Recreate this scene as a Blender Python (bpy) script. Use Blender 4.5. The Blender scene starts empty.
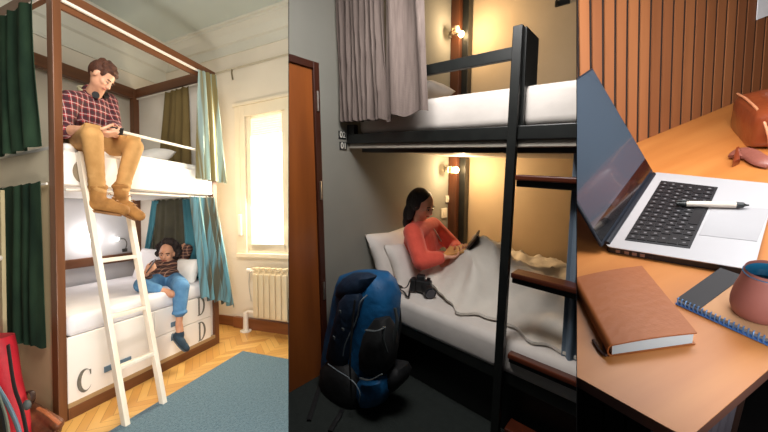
import bpy, bmesh, math, random
from mathutils import Vector as V, Matrix, noise
random.seed(7)
sc = bpy.context.scene
COL = sc.collection

# ------------------------------------------------------------------ camera
EYE = V((0, 0, 1.35))
F, PX, PY = 350.0, 355.0, 205.0          # lens in pixels of a 768x432 frame, principal point
cd = bpy.data.cameras.new('camera'); cam = bpy.data.objects.new('camera', cd); COL.objects.link(cam)
cam.location = EYE; cam.rotation_euler = (math.radians(90), 0, 0)
cd.sensor_width = 36; cd.lens = F*36/768; cd.clip_start = 0.02; cd.clip_end = 60
cd.shift_x = (384-PX)/768; cd.shift_y = (PY-216)/768
sc.camera = cam

# ------------------------------------------------------------------ world and exposure
wd = bpy.data.worlds.new('world'); sc.world = wd; wd.use_nodes = True
wd.node_tree.nodes['Background'].inputs[0].default_value = (0.75, 0.85, 1.0, 1)
wd.node_tree.nodes['Background'].inputs[1].default_value = 0.035
sc.view_settings.view_transform = 'Standard'; sc.view_settings.look = 'None'
sc.view_settings.gamma = 1; sc.view_settings.use_curve_mapping = False
sc.view_settings.exposure = 0.0

# ------------------------------------------------------------------ room frames (axes of each room in the world)
class Room:
    def __init__(s, ax, ay, az, side):
        ax, ay, az = V(ax).normalized(), V(ay).normalized(), V(az).normalized()
        s.M = Matrix((ax, ay, az)).transposed(); s.Mi = s.M.inverted(); s.side = side
    def w(s, q): return EYE + s.M @ V(q)
    def inv(s, p): return s.Mi @ (V(p)-EYE)
    def u(s, px, py, k, c):
        q = s.Mi @ V((px-PX, F, -(py-PY)))
        return q*(c/q[k])
R1 = Room((755, -350, 31), (117, 350, -8), (-.017, 0, 1), 1)
R2 = Room((335, -350, -54), (314, 350, 30), (-50, -350, 2565), 2)
up3 = -V((590-PX, F, -(1000-PY))).normalized()
def on_desk(px, py, h=-0.5):
    r = V((px-PX, F, -(py-PY))); return r*(h/(r.dot(up3)))
wx = (on_desk(768, 89)-on_desk(638.5, 142)).normalized()
R3 = Room(wx, up3.cross(wx), up3, 3)
up4 = -V((607-PX, F, -(2050-PY))).normalized()
y4 = up4.cross(wx).normalized()
R4 = Room(wx, y4, up4, 3)                 # the slatted wall leans back a little
EDGE12, EDGE23 = 288.7, 576.7             # where the two dividers stand, seen from the eye
def edge_n(px): return V((F, -(px-PX), 0)).normalized()   # points to the right of a divider

def light(name, room, q, tgt, size, power, col, sy=None, spread=180, shape='RECTANGLE'):
    l = bpy.data.lights.new(name, 'AREA'); l.shape = shape; l.size = size
    if shape == 'RECTANGLE': l.size_y = sy or size
    l.energy = power; l.color = col; l.spread = math.radians(spread)
    o = bpy.data.objects.new(name, l); COL.objects.link(o)
    p = room.w(q); o.location = p
    o.rotation_euler = (room.w(tgt)-p).to_track_quat('-Z', 'Y').to_euler()
    return o
def wpt(px, py, d): return EYE+V((d*(px-PX)/F, d, -d*(py-PY)/F))
def wlight(name, p, tgt, size, power, col, sy=None, spread=180):
    o = light(name, R1, (0, 0, 0), (0, 1, 0), size, power, col, sy, spread); o.location = p
    o.rotation_euler = (tgt-p).to_track_quat('-Z', 'Y').to_euler(); return o
# room 1: daylight at the window, plus two added fills
light('window_light', R1, (-2.25, 3.22, 0.5), (-2.9, 1.0, -0.3), 0.7, 60, (1.0, .87, .64), 1.4)
wlight('room_fill_light', wpt(130, -270, 1.08), wpt(110, 200, 2.6), 1.0, 64, (1.0, .96, .90), 0.9)  # added overhead fill for the bunk, out of view
wlight('low_fill_light', wpt(190, 560, 1.02), wpt(170, 120, 2.6), 0.5, 36, (1.0, .95, .88), 0.4)  # added fill aimed upwards to lift the ceiling
# room 2: added dim fill from above the front, out of view
wlight('bunk_fill_light', wpt(420, -150, 1.08), wpt(410, 200, 2.2), 0.6, 25, (1.0, .97, .95), 0.45)
# room 3: window daylight from the right, plus two added fills
wlight('desk_window_light', wpt(880, 20, .55), wpt(660, 200, .95), 0.5, 3.2, (.97, .98, 1.0), 0.5)
wlight('desk_wall_fill', wpt(730, -190, .52), wpt(705, 130, 1.0), 0.4, 7.6, (1.0, .98, .95), 0.35)  # added fill that brightens the slats and desktop
wlight('desk_front_fill', wpt(880, 330, .32), wpt(660, 310, .6), 0.14, .5, (.92, .96, 1.0), 0.2)  # added fill for the mug and the page edges

# ------------------------------------------------------------------ materials
def lin(c):
    def f(x):
        x /= 255.0
        return x/12.92 if x <= 0.04045 else ((x+0.055)/1.055)**2.4
    return (f(c[0]), f(c[1]), f(c[2]), 1)
def N(nt, t, **kw):
    n = nt.nodes.new(t)
    for k, v in kw.items(): setattr(n, k, v)
    return n
def coords(nt, scale=(1, 1, 1), rot=(0, 0, 0)):
    a = N(nt, 'ShaderNodeAttribute'); a.attribute_name = 'rc'
    m = N(nt, 'ShaderNodeMapping'); m.inputs['Scale'].default_value = scale; m.inputs['Rotation'].default_value = rot
    nt.links.new(a.outputs['Vector'], m.inputs['Vector']); return m.outputs['Vector']
def mat(name, c, c2=None, rough=0.6, metal=0, scale=(8, 8, 8), detail=4, bump=0.0, bscale=None, kind='noise', rot=(0, 0, 0), lo=.3, hi=.7,
        spec=0.5, emit=None, estr=0, coat=0, trans=0, sheen=0, transmission=0):
    m = bpy.data.materials.new(name); m.use_nodes = True; nt = m.node_tree
    b = nt.nodes['Principled BSDF']
    c = lin(c); c2 = lin(c2) if c2 else tuple(x*.86 for x in c[:3])+(1,)
    b.inputs['Roughness'].default_value = rough; b.inputs['Metallic'].default_value = metal
    b.inputs['Specular IOR Level'].default_value = spec
    b.inputs['Coat Weight'].default_value = coat; b.inputs['Sheen Weight'].default_value = sheen
    b.inputs['Transmission Weight'].default_value = transmission
    vec = coords(nt, scale, rot)
    if kind == 'noise':
        t = N(nt, 'ShaderNodeTexNoise'); t.inputs['Detail'].default_value = detail; t.inputs['Scale'].default_value = 1
        fac = t.outputs['Fac']
    elif kind == 'wave':
        t = N(nt, 'ShaderNodeTexWave'); t.inputs['Scale'].default_value = 1; t.inputs['Distortion'].default_value = 3
        t.inputs['Detail'].default_value = 3; fac = t.outputs['Fac']
    elif kind == 'voronoi':
        t = N(nt, 'ShaderNodeTexVoronoi'); t.inputs['Scale'].default_value = 1; fac = t.outputs['Distance']
    nt.links.new(vec, t.inputs['Vector'])
    mr = N(nt, 'ShaderNodeMapRange'); mr.inputs[1].default_value = lo; mr.inputs[2].default_value = hi
    nt.links.new(fac, mr.inputs[0])
    mx = N(nt, 'ShaderNodeMix', data_type='RGBA'); mx.inputs[6].default_value = c; mx.inputs[7].default_value = c2
    nt.links.new(mr.outputs[0], mx.inputs[0]); nt.links.new(mx.outputs[2], b.inputs['Base Color'])
    if bump:
        v2 = coords(nt, bscale, rot) if bscale else vec
        t2 = N(nt, 'ShaderNodeTexNoise'); t2.inputs['Scale'].default_value = 1; t2.inputs['Detail'].default_value = 4
        nt.links.new(v2, t2.inputs['Vector'])
        bp = N(nt, 'ShaderNodeBump'); bp.inputs['Strength'].default_value = bump; bp.inputs['Distance'].default_value = 0.01
        nt.links.new(t2.outputs['Fac'], bp.inputs['Height']); nt.links.new(bp.outputs[0], b.inputs['Normal'])
    if emit:
        b.inputs['Emission Color'].default_value = lin(emit); b.inputs['Emission Strength'].default_value = estr
    if trans:
        b.inputs['Subsurface Weight'].default_value = 0
        tr = N(nt, 'ShaderNodeBsdfTranslucent'); ms = N(nt, 'ShaderNodeMixShader'); ms.inputs[0].default_value = trans
        nt.links.new(mx.outputs[2], tr.inputs[0]); nt.links.new(b.outputs[0], ms.inputs[1]); nt.links.new(tr.outputs[0], ms.inputs[2])
        nt.links.new(ms.outputs[0], nt.nodes['Material Output'].inputs[0])
    return m
def wood(name, c, c2, rough=.45, along='y', f=14, coat=0, bump=.05):
    s = {'x': (1.2, f, f), 'y': (f, 1.2, f), 'z': (f, f, 1.2)}[along]
    return mat(name, c, c2, rough=rough, scale=s, detail=6, bump=bump, bscale=tuple(3*x for x in s), coat=coat)
def plaid(name, base, bands, sc_=(34, 34, 34), width=.28, rough=.85):
    """woven check: stripes along each axis of the room"""
    m = bpy.data.materials.new(name); m.use_nodes = True; nt = m.node_tree; b = nt.nodes['Principled BSDF']
    b.inputs['Roughness'].default_value = rough
    a = N(nt, 'ShaderNodeAttribute'); a.attribute_name = 'rc'
    sp = N(nt, 'ShaderNodeSeparateXYZ'); nt.links.new(a.outputs['Vector'], sp.inputs[0])
    cur = None
    col = lin(base)
    for axis, freq, ph, wid, c, k in bands:
        if axis == 'd':
            ad = N(nt, 'ShaderNodeMath', operation='SUBTRACT'); nt.links.new(sp.outputs[0], ad.inputs[0]); nt.links.new(sp.outputs[1], ad.inputs[1]); src = ad.outputs[0]
        else: src = sp.outputs['XYZ'.index(axis.upper())]
        mu = N(nt, 'ShaderNodeMath', operation='MULTIPLY_ADD'); mu.inputs[1].default_value = freq; mu.inputs[2].default_value = ph
        nt.links.new(src, mu.inputs[0])
        fr = N(nt, 'ShaderNodeMath', operation='FRACT'); nt.links.new(mu.outputs[0], fr.inputs[0])
        lt = N(nt, 'ShaderNodeMath', operation='LESS_THAN'); lt.inputs[1].default_value = wid; nt.links.new(fr.outputs[0], lt.inputs[0])
        sm = N(nt, 'ShaderNodeMath', operation='MULTIPLY'); sm.inputs[1].default_value = k; nt.links.new(lt.outputs[0], sm.inputs[0])
        mx = N(nt, 'ShaderNodeMix', data_type='RGBA'); mx.inputs[6].default_value = col; mx.inputs[7].default_value = lin(c)
        if cur: nt.links.new(cur, mx.inputs[6])
        nt.links.new(sm.outputs[0], mx.inputs[0]); cur = mx.outputs[2]
    nt.links.new(cur, b.inputs['Base Color'])
    return m
def parquet(name):
    m = bpy.data.materials.new(name); m.use_nodes = True; nt = m.node_tree; b = nt.nodes['Principled BSDF']
    b.inputs['Roughness'].default_value = .33
    a = N(nt, 'ShaderNodeAttribute'); a.attribute_name = 'rc'
    sp = N(nt, 'ShaderNodeSeparateXYZ'); nt.links.new(a.outputs['Vector'], sp.inputs[0])
    # zigzag of blocks: fold x every 0.28 m so that neighbouring rows slant opposite ways
    pp = N(nt, 'ShaderNodeMath', operation='PINGPONG'); pp.inputs[1].default_value = .22; nt.links.new(sp.outputs[0], pp.inputs[0])
    s = N(nt, 'ShaderNodeMath', operation='ADD'); nt.links.new(pp.outputs[0], s.inputs[0]); nt.links.new(sp.outputs[1], s.inputs[1])
    ce = N(nt, 'ShaderNodeMath', operation='MULTIPLY'); ce.inputs[1].default_value = 11; nt.links.new(s.outputs[0], ce.inputs[0])
    fl = N(nt, 'ShaderNodeMath', operation='FLOOR'); nt.links.new(ce.outputs[0], fl.inputs[0])
    fx = N(nt, 'ShaderNodeMath', operation='MULTIPLY'); fx.inputs[1].default_value = 1/.22; nt.links.new(sp.outputs[0], fx.inputs[0])
    fxx = N(nt, 'ShaderNodeMath', operation='FLOOR'); nt.links.new(fx.outputs[0], fxx.inputs[0])
    cb = N(nt, 'ShaderNodeCombineXYZ'); nt.links.new(fl.outputs[0], cb.inputs[0]); nt.links.new(fxx.outputs[0], cb.inputs[1])
    wn = N(nt, 'ShaderNodeTexWhiteNoise'); nt.links.new(cb.outputs[0], wn.inputs[0])
    cr = N(nt, 'ShaderNodeValToRGB'); cr.color_ramp.elements[0].color = lin((192, 136, 68)); cr.color_ramp.elements[1].color = lin((220, 172, 98))
    nt.links.new(wn.outputs['Value'], cr.inputs[0])
    fr = N(nt, 'ShaderNodeMath', operation='FRACT'); nt.links.new(ce.outputs[0], fr.inputs[0])
    lt = N(nt, 'ShaderNodeMath', operation='LESS_THAN'); lt.inputs[1].default_value = .05; nt.links.new(fr.outputs[0], lt.inputs[0])
    mx = N(nt, 'ShaderNodeMix', data_type='RGBA'); mx.inputs[7].default_value = lin((156, 106, 50))
    nt.links.new(lt.outputs[0], mx.inputs[0]); nt.links.new(cr.outputs[0], mx.inputs[6]); nt.links.new(mx.outputs[2], b.inputs['Base Color'])
    return m

# ------------------------------------------------------------------ mesh building
def finish(bm, name, room, m, parent=None, origin=None, smooth=False, mods=None, clip=True, world=False):
    """bm holds room coordinates (or world ones); link it as one mesh object"""
    if not world:
        lay = [room.w(v.co) for v in bm.verts]
        for v, p in zip(bm.verts, lay): v.co = p
    if mods:                                    # bake modifiers
        me = bpy.data.meshes.new('t'); bm.to_mesh(me); bm.free()
        to = bpy.data.objects.new('t', me); COL.objects.link(to)
        for t, kw in mods:
            md = to.modifiers.new(t, t)
            for k, v in kw.items(): setattr(md, k, v)
        dg = bpy.context.evaluated_depsgraph_get(); dg.update()
        me2 = bpy.data.meshes.new_from_object(to.evaluated_get(dg))
        bpy.data.objects.remove(to); bpy.data.meshes.remove(me)
        bm = bmesh.new(); bm.from_mesh(me2); bpy.data.meshes.remove(me2)
    if clip:
        pl = []
        if room.side == 1: pl = [(EDGE12-.35, 1)]
        if room.side == 2: pl = [(EDGE12+.35, -1), (EDGE23-.35, 1)]
        if room.side == 3: pl = [(EDGE23+.35, -1)]
        for px, sgn in pl:
            n = edge_n(px)*sgn
            if any((v.co-EYE).dot(n) > 1e-5 for v in bm.verts):
                closed = all(e.is_manifold for e in bm.edges)
                r = bmesh.ops.bisect_plane(bm, geom=bm.verts[:]+bm.edges[:]+bm.faces[:], plane_co=EYE, plane_no=n, clear_outer=True)
                if closed:
                    ed = [g for g in r['geom_cut'] if isinstance(g, bmesh.types.BMEdge)]
                    if ed: bmesh.ops.holes_fill(bm, edges=ed, sides=0)
    me = bpy.data.meshes.new(name)
    org = parent_world(parent) if parent else (room.w(origin) if origin is not None else None)
    if org is None:
        n_ = max(1, len(bm.verts)); c = V((0, 0, 0)); zz = 1e9
        for v in bm.verts: c += v.co; zz = min(zz, v.co.z)
        c /= n_; org = V((c.x, c.y, zz if zz < 1e8 else 0))
    rc = [room.inv(v.co) for v in bm.verts]
    for v in bm.verts: v.co -= org
    bmesh.ops.recalc_face_normals(bm, faces=bm.faces[:])
    for f in bm.faces: f.smooth = bool(smooth)
    if smooth:
        for e in bm.edges:
            if len(e.link_faces) == 2 and e.calc_face_angle(0) > math.radians(smooth if smooth is not True else 50): e.smooth = False
    bm.to_mesh(me); bm.free()
    at = me.attributes.new('rc', 'FLOAT_VECTOR', 'POINT')
    fl = [x for q in rc for x in q]; at.data.foreach_set('vector', fl)
    me.materials.append(m)
    o = bpy.data.objects.new(name, me); COL.objects.link(o)
    if parent: o.parent = parent
    else: o.location = org
    return o
def parent_world(p):
    loc = V(p.location)
    while p.parent: p = p.parent; loc += V(p.location)
    return loc
def thing(name, room, q, label, cat, group=None):
    o = bpy.data.objects.new(name, None); COL.objects.link(o); o.empty_display_size = .05
    o.location = room.w(q); return tag(o, label, cat, group)
def tag(o, label=None, cat=None, group=None, kind=None):
    if label: o['label'] = label
    if cat: o['category'] = cat
    if group: o['group'] = group
    if kind: o['kind'] = kind
    return o

class MB:
    def __init__(s): s.bm = bmesh.new()
    def box(s, a, b, bev=0, seg=2):
        a, b = V(a), V(b)
        vs = [s.bm.verts.new((x, y, z)) for x in (a.x, b.x) for y in (a.y, b.y) for z in (a.z, b.z)]
        fs = [s.bm.faces.new([vs[i] for i in q]) for q in ((0, 1, 3, 2), (4, 6, 7, 5), (0, 4, 5, 1), (2, 3, 7, 6), (0, 2, 6, 4), (1, 5, 7, 3))]
        if bev:
            es = list({e for f in fs for e in f.edges})
            bmesh.ops.bevel(s.bm, geom=es, offset=bev, segments=seg, affect='EDGES', profile=.5)
        return s
    def hexa(s, p, bev=0, seg=2):
        """8 points: bottom four in order, then top four"""
        vs = [s.bm.verts.new(q) for q in p]
        fs = [s.bm.faces.new([vs[i] for i in q]) for q in ((3, 2, 1, 0), (4, 5, 6, 7), (0, 1, 5, 4), (1, 2, 6, 5), (2, 3, 7, 6), (3, 0, 4, 7))]
        if bev:
            es = list({e for f in fs for e in f.edges})
            bmesh.ops.bevel(s.bm, geom=es, offset=bev, segments=seg, affect='EDGES', profile=.5)
        return s
    def prism(s, poly, d, bev=0, seg=2):
        d = V(d); a = [s.bm.verts.new(V(p)) for p in poly]; b = [s.bm.verts.new(V(p)+d) for p in poly]; n = len(poly)
        fs = [s.bm.faces.new(a), s.bm.faces.new(b[::-1])]
        for i in range(n): fs.append(s.bm.faces.new((a[i], b[i], b[(i+1) % n], a[(i+1) % n])))
        if bev:
            es = list({e for f in fs for e in f.edges})
            bmesh.ops.bevel(s.bm, geom=es, offset=bev, segments=seg, affect='EDGES', profile=.5)
        return s
    def beam(s, p, q, w, h, upv=(0, 0, 1), bev=0):
        p, q = V(p), V(q); d = (q-p).normalized(); u = V(upv); r = d.cross(u).normalized(); u = r.cross(d).normalized()
        r *= w/2; u *= h/2
        return s.hexa([p-r-u, p+r-u, q+r-u, q-r-u, p-r+u, p+r+u, q+r+u, q-r+u], bev)
    def tube(s, pts, rad, n=10, caps=True, flat=None, closed=False):
        pts = [V(p) for p in pts]; m = len(pts)
        if not isinstance(rad, (list, tuple)): rad = [rad]*m
        t0 = (pts[1]-pts[0]).normalized(); ref = V((0, 0, 1)) if abs(t0.z) < .9 else V((1, 0, 0))
        if flat: ref = V(flat)
        nrm = (ref-t0*ref.dot(t0)).normalized(); rings = []
        for i in range(m):
            if closed: t = (pts[(i+1) % m]-pts[i-1]).normalized()
            else: t = (pts[min(i+1, m-1)]-pts[max(i-1, 0)]).normalized()
            nrm = (nrm-t*nrm.dot(t)).normalized(); bi = t.cross(nrm)
            r = rad[i]; rx, ry = (r if isinstance(r, tuple) else (r, r))
            rings.append([s.bm.verts.new(pts[i]+nrm*(math.cos(2*math.pi*k/n)*rx)+bi*(math.sin(2*math.pi*k/n)*ry)) for k in range(n)])
        rng = range(m) if closed else range(m-1)
        for i in rng:
            A, B = rings[i], rings[(i+1) % m]
            for k in range(n): s.bm.faces.new((A[k], A[(k+1) % n], B[(k+1) % n], B[k]))
        if caps and not closed: s.bm.faces.new(rings[0][::-1]); s.bm.faces.new(rings[-1])
        return s
    def lathe(s, prof, c, n=32, ax=(1, 0, 0), ay=(0, 1, 0), az=(0, 0, 1)):
        c, ax, ay, az = V(c), V(ax), V(ay), V(az); rings = []
        for r, z in prof:
            if r < 1e-6: rings.append([s.bm.verts.new(c+az*z)])
            else: rings.append([s.bm.verts.new(c+ax*(r*math.cos(2*math.pi*k/n))+ay*(r*math.sin(2*math.pi*k/n))+az*z) for k in range(n)])
        for A, B in zip(rings, rings[1:]):
            for k in range(n):
                if len(A) == 1 and len(B) > 1: s.bm.faces.new((A[0], B[(k+1) % n], B[k]))
                elif len(B) == 1 and len(A) > 1: s.bm.faces.new((A[k], A[(k+1) % n], B[0]))
                elif len(A) > 1: s.bm.faces.new((A[k], A[(k+1) % n], B[(k+1) % n], B[k]))
        return s
    def ell(s, c, r, n=24, m=12, mtx=None, e1=1, e2=1):
        c = V(c); f = lambda v, e: math.copysign(abs(v)**e, v); rings = []
        for i in range(m+1):
            ph = -math.pi/2+math.pi*i/m; cz, sz = math.cos(ph), math.sin(ph)
            if i in (0, m): rings.append([V((0, 0, f(sz, e1)*r[2]))])
            else: rings.append([V((f(cz, e1)*f(math.cos(2*math.pi*k/n), e2)*r[0], f(cz, e1)*f(math.sin(2*math.pi*k/n), e2)*r[1], f(sz, e1)*r[2])) for k in range(n)])
        rings = [[s.bm.verts.new(c+(mtx @ v if mtx else v)) for v in R] for R in rings]
        for A, B in zip(rings, rings[1:]):
            for k in range(n):
                if len(A) == 1: s.bm.faces.new((A[0], B[(k+1) % n], B[k]))
                elif len(B) == 1: s.bm.faces.new((A[k], A[(k+1) % n], B[0]))
                else: s.bm.faces.new((A[k], A[(k+1) % n], B[(k+1) % n], B[k]))
        return s
    def cap(s, p, q, r1, r2=None, n=14):
        """tapered limb with round ends, closed"""
        p, q = V(p), V(q); r2 = r1 if r2 is None else r2
        d = q-p; L = d.length
        if L < 1e-5: d = V((0, 0, 1))
        d.normalize(); pts = []; rad = []
        for k in range(4): a = math.pi/2*(k+.35)/4.35; pts.append(p-d*(r1*math.cos(a))); rad.append(r1*math.sin(a))
        pts.append(p); rad.append(r1); pts.append(q); rad.append(r2)
        for k in range(4): a = math.pi/2*(3-k+.35)/4.35; pts.append(q+d*(r2*math.cos(a))); rad.append(r2*math.sin(a))
        ref = V((0, 0, 1)) if abs(d.z) < .9 else V((1, 0, 0)); nr = (ref-d*ref.dot(d)).normalized(); bi = d.cross(nr)
        rings = [[s.bm.verts.new(pt+(nr*math.cos(2*math.pi*k/n)+bi*math.sin(2*math.pi*k/n))*r) for k in range(n)] for pt, r in zip(pts, rad)]
        for A, B in zip(rings, rings[1:]):
            for k in range(n): s.bm.faces.new((A[k], A[(k+1) % n], B[(k+1) % n], B[k]))
        s.bm.faces.new(rings[0][::-1]); s.bm.faces.new(rings[-1]); return s
    def chain(s, pts, rad, n=14):
        for i in range(len(pts)-1): s.cap(pts[i], pts[i+1], rad[i], rad[i+1], n)
        return s
    def grid(s, fn, nu, nv):
        vs = [[s.bm.verts.new(fn(i/nu, j/nv)) for j in range(nv+1)] for i in range(nu+1)]
        for i in range(nu):
            for j in range(nv): s.bm.faces.new((vs[i][j], vs[i+1][j], vs[i+1][j+1], vs[i][j+1]))
        return s
    def loft(s, secs, n=24, e=.8):
        """secs: (centre, half-vector a, half-vector b)"""
        f = lambda v: math.copysign(abs(v)**e, v); rings = []
        for c, a, b in secs:
            c, a, b = V(c), V(a), V(b)
            rings.append([s.bm.verts.new(c+a*f(math.cos(2*math.pi*k/n))+b*f(math.sin(2*math.pi*k/n))) for k in range(n)])
        for A, B in zip(rings, rings[1:]):
            for k in range(n): s.bm.faces.new((A[k], A[(k+1) % n], B[(k+1) % n], B[k]))
        s.bm.faces.new(rings[0][::-1]); s.bm.faces.new(rings[-1]); return s
    def build(s, name, room, m, parent=None, **kw): return finish(s.bm, name, room, m, parent, **kw)
def spline(pts, k=6):
    pts = [V(p) for p in pts]; P = [2*pts[0]-pts[1]]+pts+[2*pts[-1]-pts[-2]]; out = []
    for i in range(1, len(P)-2):
        for j in range(k):
            t = j/k; a, b, c, d = P[i-1], P[i], P[i+1], P[i+2]
            out.append(.5*((2*b)+(c-a)*t+(2*a-5*b+4*c-d)*t*t+(3*b-a-3*c+d)*t**3))
    out.append(pts[-1]); return out
def struct(o): return tag(o, kind='structure')
def remesh(vox, sm=6, fac=.6): return [('REMESH', dict(mode='VOXEL', voxel_size=vox)), ('SMOOTH', dict(factor=fac, iterations=sm))]
def text_mesh(txt, room, o, ex, ey, size, name, m, parent=None, depth=.002, bold=0):
    cu = bpy.data.curves.new('t', 'FONT'); cu.body = txt; cu.size = 1; cu.extrude = 0; cu.offset = bold; cu.align_x = 'CENTER'; cu.align_y = 'CENTER'
    to = bpy.data.objects.new('t', cu); COL.objects.link(to)
    dg = bpy.context.evaluated_depsgraph_get(); dg.update()
    me = bpy.data.meshes.new_from_object(to.evaluated_get(dg)); bpy.data.objects.remove(to)
    bm = bmesh.new(); bm.from_mesh(me); o, ex, ey = V(o), V(ex), V(ey); ez = ex.cross(ey).normalized()
    for v in bm.verts: v.co = o+ex*(v.co.x*size)+ey*(v.co.y*size)
    r = bmesh.ops.extrude_face_region(bm, geom=bm.faces[:])
    for g in r['geom']:
        if isinstance(g, bmesh.types.BMVert): g.co += ez*depth
    return finish(bm, name, room, m, parent)

# ================================================================== two added dividers keep the light of the three places apart
plaster_dark = mat('divider_plaster', (60, 58, 56), (50, 48, 46), rough=.9)
def divider(px, name, y0=.95):
    d = V((px-PX, F, 0))/F; bm = bmesh.new()
    nrm = V((F, -(px-PX), 0)).normalized()*0.0004
    vs = []
    for z in (-.6, 5.0):
        for (y, s) in ((y0, 1), (7.5, 1), (7.5, -1), (y0, -1)):
            p = d*y+nrm*s; vs.append((p.x, p.y, z))
    mb = MB(); mb.bm.free(); mb.bm = bm; mb.hexa(vs)
    return struct(finish(bm, name, R1, plaster_dark, None, world=True, clip=False))
divider(EDGE12, 'light_divider_bunks'); divider(EDGE23, 'light_divider_desk', .47)

def curtain(name, room, t0, t1, b0, b1, n, amp, m, label, group=None, nd=(0, -1, 0), seed=0, nu=None, nv=26, thick=.004, hem=.0, ampt=.5, bulge=0, e=1.0):
    t0, t1, b0, b1, nd = V(t0), V(t1), V(b0), V(b1), V(nd); rnd = random.Random(seed)
    ph = [rnd.uniform(0, 6.28) for _ in range(4)]; nu = nu or n*10
    def fn(u, v):
        uu = u+.012*math.sin(5*v+ph[0])+.35/n*math.sin(2*math.pi*u*n*.37+ph[1])*.4
        top = t0.lerp(t1, u); bot = b0.lerp(b1, u); p = top.lerp(bot, v**e)
        a = amp*(ampt+(1-ampt)*v)
        w = math.sin(2*math.pi*uu*n+ph[2]+.5*math.sin(3*v+ph[3]))+.35*math.sin(2*math.pi*uu*n*1.7+ph[3]+v)
        p = p+nd*(a*w+bulge*math.sin(math.pi*v))
        p.z += hem*v*math.sin(2*math.pi*u*n+ph[2]+1)+(.006*math.cos(2*math.pi*uu*n*1.0) if v == 0 else 0)
        return p
    mb = MB(); mb.grid(fn, nu, nv)
    o = mb.build(name, room, m, smooth=60, mods=[('SOLIDIFY', dict(thickness=thick, offset=0))])
    return tag(o, label, 'curtain', group)

# ================================================================== ROOM 1 : bright dormitory with the tall bunk
FL = -1.35; X0 = -2.664
cream = mat('cream_wall', (226, 216, 198), (216, 205, 186), rough=.9, scale=(1.5, 1.5, 1.5), bump=.03, bscale=(60, 60, 60))
ceilm = mat('ceiling_paint', (206, 214, 206), (198, 206, 198), rough=.95, scale=(.8, .8, .8))
whitep = mat('white_paint', (236, 228, 216), (226, 216, 202), rough=.5, scale=(3, 3, 3))
trimw = mat('trim_paint', (232, 220, 196), (224, 210, 184), rough=.5, scale=(3, 3, 3))
brownw = wood('brown_stained_wood', (118, 74, 46), (96, 58, 34), along='z', rough=.4, f=20)
brownh = wood('brown_stained_beam', (118, 74, 46), (96, 58, 34), along='y', rough=.4, f=20)
skirtw = wood('skirting_wood', (138, 84, 48), (110, 62, 34), along='x', rough=.4)
floor1 = parquet('parquet_blocks')
def wallquad(name, room, pts, m, t=(0, 0, .05)):
    mb = MB(); mb.prism(pts, t); return struct(mb.build(name, room, m))
wallquad('floor', R1, [(-4.2, .2, FL), (-.7, .2, FL), (-.7, 3.5, FL), (-4.2, 3.5, FL)], floor1, (0, 0, -.05))
wallquad('ceiling', R1, [(-4.2, .2, 2.42), (-.7, .2, 2.42), (-.7, 3.5, 2.42), (-4.2, 3.5, 2.42)], ceilm)
wallquad('wall_left', R1, [(-4.1, .2, FL), (-4.1, 3.5, FL), (-4.1, 3.5, 2.42), (-4.1, .2, 2.42)], cream, (-.1, 0, 0))
# window wall with its opening
wy = 3.4
ox0, ox1, oz0, oz1 = -2.66, -2.06, -.32, 1.26
mb = MB()
for a, b in (((-4.1, wy, FL), (ox0, wy+.12, 2.42)), ((ox1, wy, FL), (-1.2, wy+.12, 2.42)), ((ox0, wy, FL), (ox1, wy+.12, oz0)), ((ox0, wy, oz1), (ox1, wy+.12, 2.42))):
    mb.box(a, b)
struct(mb.build('wall_back', R1, cream))
# plaster cornices, made of stepped strips along both walls
def cornice(along, name):
    mb = MB(); prof = [(0, -.54), (.016, -.54), (.016, -.51), (.004, -.50), (.004, -.34), (.03, -.32), (.04, -.27), (.07, -.18), (.12, -.10), (.135, -.09), (.135, -.05), (.16, -.04), (.16, 0), (0, 0)]
    if along == 'y': mb.prism([(-4.1+a, .2, 2.42+b) for a, b in prof], (0, 3.2, 0))
    else: mb.prism([(-4.1, wy-a, 2.42+b) for a, b in prof if b > -.32 or a == 0][1:] if False else [(-4.1, wy-a, 2.42+b*.62) for a, b in prof], (2.9, 0, 0))
    return struct(mb.build(name, R1, mat(name+'_plaster', (216, 212, 198), (210, 206, 190), rough=.9, scale=(.8, .8, .8))))
cornice('y', 'trim_1'); cornice('x', 'trim_2')
mb = MB(); mb.box((-4.1, wy-.02, FL), (-2.87, wy, FL+.12), .004); mb.box((-2.87, wy-.06, FL), (-1.2, wy, FL+.13), .006)
struct(mb.build('baseboard_back', R1, skirtw))
# window: casing, sash, blind, pane
win = MB()
for a, b in (((-2.82, wy-.03, -.42), (ox0, wy+.02, 1.40)), ((ox1, wy-.03, -.42), (-1.8, wy+.02, 1.40)), ((ox0, wy-.03, oz1), (ox1, wy+.02, 1.40)), ((-2.84, wy-.05, 1.40), (-1.8, wy+.01, 1.435))):
    win.box(a, b, .004)
w1 = struct(win.build('window_1', R1, trimw, origin=(-2.3, wy, .4)))
mb = MB()
for a, b in (((ox0, wy+.0, -.40), (ox0+.06, wy+.05, 1.26)), ((ox1-.06, wy, -.40), (ox1, wy+.05, 1.26)), ((ox0+.06, wy, -.40), (ox1-.06, wy+.05, -.31))): mb.box(a, b, .004)
mb.build('sash', R1, trimw, w1)
MB().box((-2.80, wy-.07, -.47), (-1.75, wy+.02, -.42), .006).build('window_sill', R1, trimw, w1)
glow = mat('daylit_pane', (255, 250, 240), (255, 248, 232), rough=.3, emit=(255, 246, 230), estr=2.6)
MB().box((ox0+.06, wy+.05, -.31), (ox1-.06, wy+.055, 1.24)).build('pane', R1, glow, w1)
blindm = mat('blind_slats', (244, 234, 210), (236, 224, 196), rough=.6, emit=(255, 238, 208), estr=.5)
mb = MB()
for i in range(8): mb.box((ox0+.065, wy+.02, 1.02+.028*i), (ox1-.065, wy+.035, 1.045+.028*i), .003)
mb.build('blind', R1, blindm, w1)
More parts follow.
